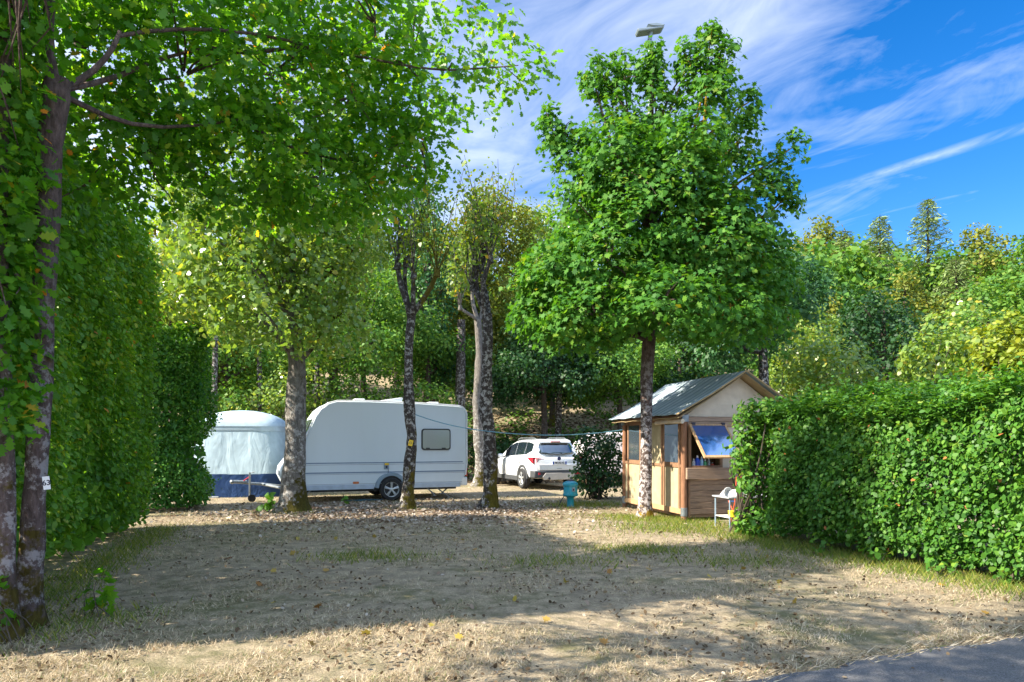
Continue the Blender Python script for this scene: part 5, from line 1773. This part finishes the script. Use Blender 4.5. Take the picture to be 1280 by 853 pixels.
bottle_kinds = [(.21, .030, .17, (.03, .35, .38), 'slim teal bottle leftmost on the cabin hatch shelf'),
                (.29, .034, .20, (.75, .77, .80), 'white bottle second from the left on the cabin hatch shelf'),
                (.375, .052, .26, (.02, .08, .55), 'largest bottle in the cabin hatch, deep blue and squarish'),
                (.47, .036, .24, (.35, .60, .85), 'light blue bottle right of the big deep blue one'),
                (.55, .030, .18, (.12, .50, .18), 'green bottle in the cabin hatch between light blue and grey ones'),
                (.63, .032, .21, (.35, .36, .38), 'grey bottle right of the green one in the cabin hatch'),
                (.71, .036, .12, (.55, .08, .04), 'short red tub at the right end of the cabin hatch shelf')]
for i, (x, r_, h, c, lab) in enumerate(bottle_kinds):
    t = thing('bottle', lab, 'bottle', cab_pt(x, .14, 1.05), 0, 'bottles on the cabin hatch shelf')
    mt = plain('bottle_colour', c, .3)
    MB().lathe([(r_, 0), (r_, h * .62), (r_ * .8, h * .72), (r_ * .35, h * .80), (r_ * .35, h * .84)], n=14).build('flask', mt, t, smooth=True)
    MB().lathe([(r_ * .42, h * .84), (r_ * .42, h)], n=12).build('cap', M['white_plastic'], t)


# camp table with washing-up
def table():
    # top about 0.62 high near the cabin front
    c = (4.36, 12.75)
    t = thing('camp_table', 'low grey folding table with washing-up on it by the hedge end', 'table', (c[0], c[1], 0), R(13.5))
    MB().span((-.52, -.28, .56), (.52, .30, .585)).build('tabletop', M['grey_plastic'], t, bevel=.006)
    for x in (-.47, .47):
        for y in (-.24, .26):
            MB().tube([(x, y, 0), (x, y, .56)], .014, 8).build('leg', M['arch_grey'], t, smooth=True)
    MB().span((-.47, -.25, .20), (.47, .25, .215)).build('lower_shelf', M['white_plastic'], t)

    def tp(x, y, z):
        return (Matrix.Rotation(R(13.5), 4, 'Z') @ Vector((x, y, z))) + Vector((c[0], c[1], 0))
    b = MB()
    b.loft([[(sx * (.22 + q), sy * (.15 + q), z) for sx, sy in ((-1, -1), (1, -1), (1, 1), (-1, 1))] for q, z in ((.05, 0), (.055, .02), (.01, .10), (-.03, .115))])
    o = b.build('washing_basin', M['white_plastic'], None, bevel=.02, smooth=True, loc=tp(-.17, -.05, .586))
    o.rotation_euler = (0, 0, R(13.5))
    tag(o, 'upturned white plastic basin drying on the low grey folding table', 'basin')
    s = thing('colander', 'round grey colander leaning at the left edge of the low folding table', 'colander', tp(-.44, -.12, .665), R(20))
    s.scale = (.72, .72, .72)
    cb = MB()
    cb.lathe([(.03, .06), (.09, .045), (.11, 0), (.125, -.002), (.125, -.012), (.105, -.008), (.085, .035), (.03, .05), (.0, .05)], n=22, axis='Y', cap=False)
    cb.build('bowl', M['grey_plastic'], s, smooth=True)
    MB().lathe([(.124, -.016), (.132, -.012), (.132, -.002), (.124, .0), (.124, -.016)], n=22, axis='Y', cap=False).build('rim', M['white_plastic'], s, smooth=True)
    o = MB().loft([[(sx * w, sy * d, z) for sx, sy in ((-1, -1), (1, -1), (1, 1), (-1, 1))] for w, d, z in ((.20, .14, 0), (.22, .16, .12), (.23, .17, .125))]).build('crockery_tray', M['white_plastic'], None, bevel=.01, loc=tp(.05, -.05, .217))
    tag(o, 'white tray stored on the shelf beneath the folding table', 'tray')
    o = MB().lathe([(.05, 0), (.075, .01), (.085, .11), (.09, .115), (.08, .12)], n=18).build('yellow_tub', M['yellow'], None, smooth=True, loc=tp(-.40, -.22, .217))
    tag(o, 'small bright yellow tub under the left end of the folding table', 'tub')
    # folding chair with orange tube frame behind the table
    q = tp(.22, .42, 0)
    f = thing('folding_chair', 'folding chair with orange tube frame beside the hedge and cabin front', 'chair', q, R(13.5))
    for x in (-.22, .22):
        MB().tube([(x, .10, 0), (x, -.06, .42), (x, -.12, .92)], .012, 8).build('leg', M['orange'], f, smooth=True)
        MB().tube([(x, -.22, 0), (x, .16, .44)], .012, 8).build('leg', M['orange'], f, smooth=True)
    MB().tube([(-.22, -.12, .91), (.22, -.12, .91)], .012, 8).build('top_bar', M['orange'], f)
    MB().span((-.22, -.08, .43), (.22, .18, .445)).build('seat', M['tent_navy'], f)
    MB().span((-.21, -.128, .62), (.21, -.112, .88)).build('backrest', M['tent_navy'], f)


table()

# clothes line from pollard to cabin
cl = MB()
pts = []
A, B, Cc = Vector(P(515, 517, 16.0)), Vector(P(607, 539, 16.2)), Vector(P(783, 537, 16.6))
for a, b, sag, n in ((A, B, .06, 10), (B, Cc, .12, 16)):
    for k in range(n + (1 if b is Cc else 0)):
        f = k / n
        p = a.lerp(b, f)
        p.z -= sag * 4 * f * (1 - f)
        pts.append(p)
cl.tube(pts, .012, 5)
tag(cl.build('clothes_line', M['rope'], None, smooth=True), 'thin blue-green line strung from the pollarded trunks to the cabin', 'line')


# street lamp rising behind the maple
def lamp():
    b = P(812, 600, 15.6)
    z = P(812, 42, 15.6)[2]
    t = thing('street_lamp', 'grey street lamp whose flat heads stick out above the maple crown', 'street lamp', (b[0], b[1], 0), R(5))
    MB().tube([(0, 0, 0), (0, 0, 2), (0, 0, z)], [.07, .06, .035], 12).build('pole', M['lamp_grey'], t, smooth=True)
    MB().tube([(0, 0, z - .15), (.03, 0, z + .03)], .05, 10).build('collar', M['lamp_grey'], t, smooth=True)
    MB().prism([(-.34, -.02), (-.30, -.09), (.25, .02), (.30, .06), (.20, .07)], -.13, .13).build('lamp_head', M['lamp_grey'], t, bevel=.02, loc=(.02, 0, z + .05))
    MB().prism([(-.10, .08), (.10, .12), (.30, .09), (.26, .05), (0, .04)], -.14, .14).build('solar_panel', M['lamp_grey'], t, bevel=.01, loc=(.02, 0, z + .055))


lamp()


# ================================================================== BUSHES
def bush(name, label, base, lobes, leaf, shape, size, dens, m, rc, cat='bush', up=0.5, outw=0.6, flat=.35, jit=.5, droop=.4, seed=0, stems=10, inner=.4):
    r = np.random.default_rng(700 + seed)
    base = np.array([base[0], base[1], float(gz(base[0], base[1]))])
    root = thing(name, label, cat, base)
    cc, oo = lobe_clumps(lobes, dens, r, inner)
    cc[:, 2] = np.maximum(cc[:, 2], gz(cc[:, 0], cc[:, 1]) + 0.12)
    mb = MB()
    for i in r.choice(len(cc), min(len(cc), stems * 3), replace=False):
        a = base + np.array([r.normal() * .12, r.normal() * .12, -.03])
        pts = [p - base for p in limb_path(a, cc[i], 5, .1, .06, r)]
        if stems <= 3:
            MB().tube(pts, [.006, .005, .005, .004, .003, .002], 5, False).build('stem', M['twig'], root, smooth=True)
        else:
            mb.tube(pts, [.022, .018, .015, .012, .008, .004], 5, False)
    if stems > 3:
        mb.build('stems', M['twig'], root, smooth=True)
    pos, nrm, ax, cr = clumps_to_leaves(cc, oo, m, rc, flat, up, outw, jit, droop, r)
    k = len(pos)
    leaf_obj('foliage', pos, nrm, ax, size * r.uniform(.65, 1.25, k), shape, leaf, np.clip(r.beta(2.2, 2.4, k) + cr, 0, .98), root, base)
    return root


bush('shrub', 'loose dark green shrub standing between the white car and the canvas cabin', (2.35, 19.0),
     [LB(745, 562, 19, 26, 26, .6), LB(740, 595, 19, 22, 24, .5), LB(765, 560, 19.2, 18, 26, .4, .5), LB(735, 545, 19, 16, 12, .4), LB(758, 600, 19, 20, 18, .4, .8), LB(768, 578, 19.3, 14, 30, .4, .9), LB(725, 590, 18.8, 12, 24, .3, .7)],
     M['dark_leaf'], 'oval', .10, 16, 12, .2, seed=1)
bush('golden_shrub', 'bright yellow-green drooping shrub rising behind the clipped hedge', (9.6, 13.0),
     [LB(1258, 425, 13, 34, 34, .8), LB(1285, 440, 13, 34, 40, .8), LB(1240, 450, 13, 18, 20, .5), LB(1270, 480, 13, 40, 30, .8)],
     M['yellow_leaf'], 'oval', .11, 10, 26, .24, up=.4, droop=.9, seed=2)
bush('climber_shrub', 'mid-green trailing leafy shrub between the dark round tree and the golden shrub', (11.2, 17.5),
     [LB(1190, 425, 17.5, 36, 50, 1.0), LB(1165, 455, 17.5, 40, 40, 1.0), LB(1215, 460, 17.3, 30, 35, .9), LB(1180, 500, 17.5, 70, 40, 1.2)],
     M['pale_leaf'], 'oval', .13, 5, 22, .28, up=.3, droop=.8, seed=3)
bush('light_shrub', 'pale green shrub mass behind the cabin roof and hedge end', (9.0, 20.5),
     [LB(1000, 450, 20.5, 40, 50, 1.2), LB(1040, 465, 20.0, 50, 40, 1.2), LB(1090, 495, 19.5, 60, 25, 1.2), LB(985, 485, 20, 40, 30, 1.0), LB(1010, 410, 22, 30, 40, 1.0)],
     M['pale_leaf'], 'oval', .13, 5, 20, .30, seed=4)
bush('hedge_shoots', 'loose overgrown sprays leaning out of the clipped hedge towards the cabin', (4.05, 11.9),
     [LB(940, 545, 11.6, 26, 32, .35), LB(925, 570, 11.6, 16, 26, .3, .8), LB(935, 600, 11.5, 16, 20, .3, .5), LB(960, 510, 11.5, 30, 14, .4), LB(940, 650, 11.4, 22, 22, .4)],
     M['hedge_leaf'], 'oval', .085, 22, 14, .17, cat='shrub', seed=5)
bush('sapling', 'bright green seedling at the foot of the thick mossy trunk', (-5.35, 15.0),
     [(-5.35, 15.0, .32, .12, .12, .14), (-5.42, 15.0, .14, .12, .12, .08)], M['tall_hedge_leaf'], 'heart', .13, 14, 6, .10, cat='seedling', seed=6, stems=3)
bush('sapling', 'tiny green seedling in the leaf litter below the caravan wheel', (-4.05, 16.7),
     [(-4.05, 16.7, .18, .08, .08, .10)], M['tall_hedge_leaf'], 'heart', .10, 18, 5, .07, cat='seedling', seed=7, stems=2)
bush('sapling', 'young maple seedling beside the numbered oak trunk', (-3.72, 6.15),
     [(-3.72, 6.15, .30, .12, .12, .15), (-3.66, 6.1, .12, .14, .1, .08)], M['oak_leaf'], 'maple', .10, 16, 6, .10, cat='seedling', seed=8, stems=3)
bush('ivy_patch', 'small ivy clump growing between the two mossy trunk feet', (-3.98, 5.35),
     [(-4.0, 5.38, .42, .08, .06, .10), (-4.0, 5.36, .2, .08, .06, .1)], M['oak_leaf'], 'heart', .085, 24, 5, .08, cat='plant', seed=9, stems=3)
for k, (x, y) in enumerate(((4.75, 8.85), (5.1, 8.05), (5.35, 7.55), (4.4, 9.7), (5.65, 6.9))):
    bush('weed', ['leafy weed under the hedge foot, third back from the road', 'low leafy weed under the hedge, fourth back from the road', 'broad bright weed beneath the hedge edge', 'farthest weed at the hedge foot',
                  'weed below the hedge closest to the road'][k], (x, y), [(x, y, .14, .20, .14, .10)], M['hedge_leaf'], 'heart', .075, 22, 6, .10, cat='weed', seed=20 + k, stems=3).__setitem__('group', 'weeds at the hedge foot')


# ================================================================== BACKGROUND TREES
def bg_tree(name, label, px, top, d, wpx, leaf, size=.20, dens=3.2, m=16, rc=.5, bark='wood_bark', crown_bottom=None, n=7, seed=0, up=.55, outw=.6, r0=.16, shape='rhomb', inner=.4, group=None):
    r = np.random.default_rng(300 + seed)
    x = (px - CX) / F * d
    b = np.array([x, d, float(gz(x, d))])
    zt = P(px, top, d)[2]
    w = wpx / F * d
    zb = b[2] + max(0.8, (zt - b[2]) * .25) if crown_bottom is None else P(px, crown_bottom, d)[2]
    H = zt - zb
    lobes = [(x, d, zb + H * .5, w * .36, w * .36, H * .42)]
    for k in range(n):
        an = 6.28 * k / n + r.uniform(0, .7)
        f = r.uniform(.12, .85)
        rr = w * .34 * (1.15 - .75 * abs(f - .4))
        s = r.uniform(.75, 1.2)
        lobes.append((x + math.cos(an) * rr, d + math.sin(an) * rr, zb + H * f, w * .20 * s, w * .20 * s, H * .17 * s))
    lobes.append((x + r.normal() * w * .05, d, zt - H * .12, w * .14, w * .14, H * .13))
    path = [(x, d, b[2], r0), (x + .03, d, b[2] + (zb - b[2]) * .6, r0 * .85), (x - .04, d, zb + H * .2, r0 * .7), (x, d, zb + H * .8, r0 * .25)]
    limbs = [(limb_path((x, d, zb + H * min(.5, max(.05, f_))), L[:3], 5, .03, .05, r), r0 * .4, r0 * .12) for L, f_ in [(L, (L[2] - zb) / H * .6) for L in lobes[1:]]]
    return tree(name, label, b, path, limbs, lobes, leaf, shape, size, dens, m, rc, M[bark], up=up, outw=outw, flat=.3, jit=.55, droop=.5, seed=40 + seed, twigs=False, inner=inner, sides=9, group=group)


def spruce(name, label, px, top, d, wpx, seed):
    r = np.random.default_rng(350 + seed)
    x = (px - CX) / F * d
    b = np.array([x, d, float(gz(x, d))])
    zt = P(px, top, d)[2]
    H = zt - b[2]
    w = wpx / F * d / 2
    root = thing(name, label, 'tree', b)
    mb = trunk_mb([(0, 0, 0, .2), (0, 0, H * .5, .13), (0, 0, H, .015)], .05, 9, seed)
    Cs, Ax, Nr = [], [], []
    z = H * .10
    while z < H - .15:
        f = 1 - z / H
        L = w * (f ** .8) * r.uniform(.8, 1.15) + .12
        k = r.integers(5, 8)
        a0 = r.uniform(0, 6.28)
        for i in range(k):
            an = a0 + 6.28 * i / k + r.normal() * .15
            dr = np.array([math.cos(an), math.sin(an), 0])
            tip = np.array([0, 0, z]) + dr * L + np.array([0, 0, L * (.25 if f < .3 else -.12)])
            pts = limb_path((0, 0, z), tip, 3, -.06, .02, r)
            mb.tube(pts, [.025, .018, .012, .005], 4, False)
            ns = int(15 * L + 5)
            t = r.uniform(.12, 1, ns)
            q = np.array([0, 0, z]) + (tip - np.array([0, 0, z]))[None] * t[:, None]
            sd = np.cross(dr, [0, 0, 1])
            sg = r.choice([-1, 1], ns)
            Cs.append(q + sd[None] * (sg * r.uniform(0, .16, ns) * (1.2 - t))[:, None] + np.array([0, 0, -1])[None] * r.uniform(0, .16, ns)[:, None])
            Ax.append(dr[None] * .7 + sd[None] * (sg * .8)[:, None] + np.array([0, 0, -.55])[None] + r.normal(size=(ns, 3)) * .2)
            Nr.append(np.array([0, 0, 1.])[None] + r.normal(size=(ns, 3)) * .5)
        z += r.uniform(.32, .52) * (0.6 + .5 * f)
    mb.build('trunk', M['wood_bark'], root, smooth=True)
    C, A, Nn = map(np.concatenate, (Cs, Ax, Nr))
    leaf_obj('crown', C, Nn, A, r.uniform(.20, .40, len(C)), 'needle', M['spruce_needle'], np.clip(r.beta(2, 2, len(C)) * (.75) + .2 * (C[:, 2] / H), 0, 1), root, center=0)
    return root


# right-hand hillside
bg_tree('round_tree', 'dark round-crowned small tree with yellow-lit top behind the clipped hedge', 1105, 362, 24, 150, M['dark_leaf'], .15, 4.5, 18, .4, crown_bottom=500, seed=1, n=9)
bg_tree('round_tree', 'blue-green small-leaved tree tucked behind the maple beside the cabin ridge', 955, 285, 18.5, 150, M['blue_leaf'], .13, 6, 18, .32, crown_bottom=462, seed=2, n=9, bark='dark_bark')
spruce('spruce_tree', 'tallest spruce with a thin pointed tip breaking the skyline', 1160, 248, 43, 150, 1)
spruce('spruce_tree', 'grey-green spruce just left of the tallest pointed one', 1100, 268, 41, 130, 2)
spruce('spruce_tree', 'pale slender spruce above the light shrub mass, nearest the maple', 1055, 285, 38, 110, 3)
spruce('spruce_tree', 'broad low spruce in front of the tallest one, above the trailing shrub', 1195, 320, 36, 150, 4)
bg_tree('broadleaf_tree', 'golden-olive broadleaf crown on the skyline right of the maple', 1028, 270, 46, 110, M['olive_leaf'], .24, 3.0, 16, .6, seed=3)
bg_tree('broadleaf_tree', 'open-crowned hillside tree with sky gaps, right of the tallest spruce', 1225, 280, 42, 120, M['olive_leaf'], .22, 2.4, 16, .55, seed=4)
bg_tree('broadleaf_tree', 'hillside tree cut by the right picture edge above the golden shrub', 1282, 288, 38, 110, M['wood_leaf'], .22, 3, 16, .55, seed=5)
bg_tree('broadleaf_tree', 'mid-green tree on the slope between round dark tree and right edge', 1235, 350, 30, 120, M['wood_leaf'], .18, 3.6, 16, .45, seed=6)
bg_tree('broadleaf_tree', 'light green tree low on the slope left of the dark round tree', 1030, 360, 30, 100, M['olive_leaf'], .18, 3.6, 16, .45, seed=7)
bg_tree('broadleaf_tree', 'green tree between the pale spruce and the dark round tree top', 1130, 330, 33, 110, M['olive_leaf'], .18, 3.4, 16, .45, seed=8)
# middle
bg_tree('broadleaf_tree', 'loose tree rising directly behind the tall leafy hedge', 60, 300, 14.0, 220, M['wood_leaf'], .13, 2.6, 16, .36, seed=21, n=10, crown_bottom=400)
bg_tree('broadleaf_tree', 'tall yellow-green tree topping the wood above the thicker pollard', 600, 240, 33, 150, M['olive_leaf'], .18, 4.2, 18, .45, seed=9, n=9)
bg_tree('broadleaf_tree', 'light feathery tree topping the wood left of the maple crown', 690, 248, 36, 140, M['pale_leaf'], .19, 3.6, 16, .5, seed=10, n=9)
bg_tree('hazel_tree', 'dark spreading hazel on the bank behind the white car', 680, 385, 30, 170, M['dark_leaf'], .16, 4.6, 18, .42, crown_bottom=500, seed=11, n=10)
bg_tree('hazel_tree', 'deep green tree on the bank above the cabin roof left end', 775, 400, 31, 150, M['wood_leaf'], .16, 4.4, 18, .42, crown_bottom=515, seed=12, n=10)
bg_tree('broadleaf_tree', 'broad green tree behind the caravan roof between trunk and slim pollard', 455, 330, 27, 170, M['wood_leaf'], .15, 4.6, 18, .4, crown_bottom=490, seed=13, n=10)
bg_tree('broadleaf_tree', 'bright green tree standing directly behind the blue-grey tent', 285, 395, 26, 150, M['wood_leaf'], .15, 4.6, 18, .4, crown_bottom=520, seed=14, n=10)
bg_tree('broadleaf_tree', 'sunlit pale tree rising high behind the glittering crown', 420, 235, 31, 160, M['pale_leaf'], .17, 4, 18, .45, seed=15, n=9)
bg_tree('broadleaf_tree', 'tall blue-tinted tree edging the sky beside the slim pollard shoots', 535, 205, 29, 70, M['blue_leaf'], .15, 4, 16, .38, seed=16, n=9)
bg_tree('broadleaf_tree', 'green tree behind the tall hedge, left of the glittering crown', 215, 260, 27, 170, M['olive_leaf'], .16, 4, 18, .42, seed=17, n=9)
bg_tree('broadleaf_tree', 'tree in the wood right behind the slim pollard arms', 545, 400, 30, 120, M['wood_leaf'], .16, 4.4, 16, .42, crown_bottom=500, seed=18, n=8)
bg_tree('broadleaf_tree', 'shadowed tree in the wood beyond the maple trunk', 850, 400, 33, 150, M['dark_leaf'], .18, 4, 16, .45, crown_bottom=520, seed=19, n=8)
bg_tree('broadleaf_tree', 'light tree on the slope seen right of the cabin gable', 985, 330, 34, 110, M['wood_leaf'], .19, 3.6, 16, .45, seed=20, n=8)
bush('bank_shrub', 'low green shrub on the bank behind the white car roof', (-0.6, 29.5), [LB(625, 562, 29.5, 28, 18, .9), LB(600, 565, 29.5, 22, 16, .9)], M['dark_leaf'], 'rhomb', .16, 6, 12, .3, seed=30)
bush('understorey_shrub', 'pale understorey shrub showing behind the caravan front slope', (-8.2, 25.0), [LB(360, 490, 25, 40, 45, 1.2), LB(330, 515, 25, 50, 35, 1.2)], M['pale_leaf'], 'rhomb', .14, 5, 14, .35, seed=31)
bush('understorey_shrub', 'dull green understorey shrub above the middle of the caravan roof', (-5.0, 26.5), [LB(470, 485, 26.5, 60, 35, 1.2), LB(530, 500, 26.5, 40, 30, 1.2), LB(430, 500, 26.5, 40, 30, 1.0)], M['wood_leaf'], 'rhomb', .14, 5, 14, .35, seed=32)

# bare trunks seen in the wood
for px, d, top, r_, lean, lab in ((266, 23.0, 420, .13, 0.1, 'thin speckled trunk above the tent roof next to the dark hedge'), (327, 25.0, 430, .12, -.1, 'slender grey trunk among leaves above the tent roof'),
                                  (574, 28.5, 400, .26, 0.1, 'dark broad trunk in the wood right of the caravan roof'), (697, 31.0, 400, .16, 0.2, 'moss-yellow upright trunk on the bank behind the white car'),
                                  (712, 30.5, 505, .13, 1.5, 'leaning mossy dead trunk on the bank above the white car'), (395, 30.0, 400, .14, .1, 'dark thin trunk in the wood beside the caravan front')):
    x = (px - CX) / F * d
    b = (x, d, float(gz(x, d)))
    t = thing('bare_trunk', lab, 'tree', b)
    H = P(px, top, d)[2] - b[2]
    if lean > 1:
        H = 1.3
    mb = trunk_mb([(0, 0, 0, r_), (lean * .4, 0, H * .5, r_ * .85), (lean, 0, H, r_ * .6)], .1, 10, int(px))
    mb.build('trunk', M['dark_bark'], t, smooth=True)


# far wood: one mass on the hillside
def far_wood():
    r = np.random.default_rng(77)
    cc, oo, sz = [], [], []
    tr = MB()
    for k in range(230):
        y = r.uniform(33, 66)
        x = r.uniform(-0.95, 0.98) * y
        if (abs(x) < 6 and y < 38) or x / y < -.52:
            continue
        z0 = float(gz(x, y))
        px = CX + x / y * F
        # skyline target: keep the crown tops under the photographed skyline
        sky = np.interp(px, [0, 500, 560, 650, 720, 1000, 1100, 1280], [200, 235, 250, 262, 262, 285, 292, 300])
        zt = min(z0 + r.uniform(7, 11), EYE + (HY - sky) / F * y - r.uniform(0.0, 0.8))
        if zt - z0 < 3:
            continue
        H = zt - z0
        w = r.uniform(2.0, 3.2)
        lob = [(x, y, z0 + H * .62, w * .75, w * .75, H * .36), (x + r.normal() * .8, y - .8, z0 + H * .45, w * .6, w * .6, H * .2), (x + r.normal() * .9, y + .3, z0 + H * .8, w * .5, w * .5, H * .16),
               (x + r.normal() * 1.4, y - .5, z0 + H * .3, w * .6, w * .5, H * .18)]
        c, o = lobe_clumps(lob, .85, r, .5)
        cc.append(c)
        oo.append(o)
        tr.tube([(x, y, z0 - .1), (x + .1, y, z0 + H * .6)], [.18, .1], 6, False)
    cc, oo = np.concatenate(cc), np.concatenate(oo)
    pos, nrm, ax, cr = clumps_to_leaves(cc, oo, 13, .75, .35, .5, .6, .5, .4, r)
    k = len(pos)
    print('far wood leaves', k)
    hue = .25 * nz(pos * np.array([1, 1, 0]), .25, 31)
    fo = leaf_obj('far_wood', pos, nrm, ax, .34 * r.uniform(.65, 1.3, k), 'rhomb', M['wood_leaf'], np.clip(r.beta(2.2, 2.2, k) + cr + hue, 0, 1))
    tag(fo, kind='stuff')
    tag(tr.build('far_trunks', M['wood_bark'], fo), kind='stuff')
    # brush and ivy on the bank
    n = 36000
    y = r.uniform(27.5, 40, n)
    x = r.uniform(-.8, .85, n) * y
    keep = nz(np.stack([x, y, 0 * x], 1), .55, 44) + .5 * nz(np.stack([x, y, 0 * x], 1), 1.8, 45) > -.02 - .35 * (np.abs(x - 1.5) > 5)
    x, y = x[keep], y[keep]
    n = len(x)
    C = np.stack([x, y, gz(x, y) + r.uniform(.0, .55, n) ** 1.5], 1)
    tag(leaf_obj('undergrowth', C, np.array([0, -.3, .9]) + r.normal(size=(n, 3)) * .5, r.normal(size=(n, 3)), r.uniform(.12, .24, n), 'rhomb', M['wood_leaf'], r.uniform(0, .8, n)), kind='stuff')
    # leaf litter on the bank
    n = 9000
    y = r.uniform(26, 38, n)
    x = r.uniform(-.3, .3, n) * y
    C = np.stack([x, y, gz(x, y) + .03], 1)
    tag(leaf_obj('bank_litter', C, np.array([0, -.3, .9]) + r.normal(size=(n, 3)) * .35, r.normal(size=(n, 3)), r.uniform(.12, .22, n), 'rhomb', M['crumb'], r.uniform(0, .95, n)), kind='stuff')


far_wood()
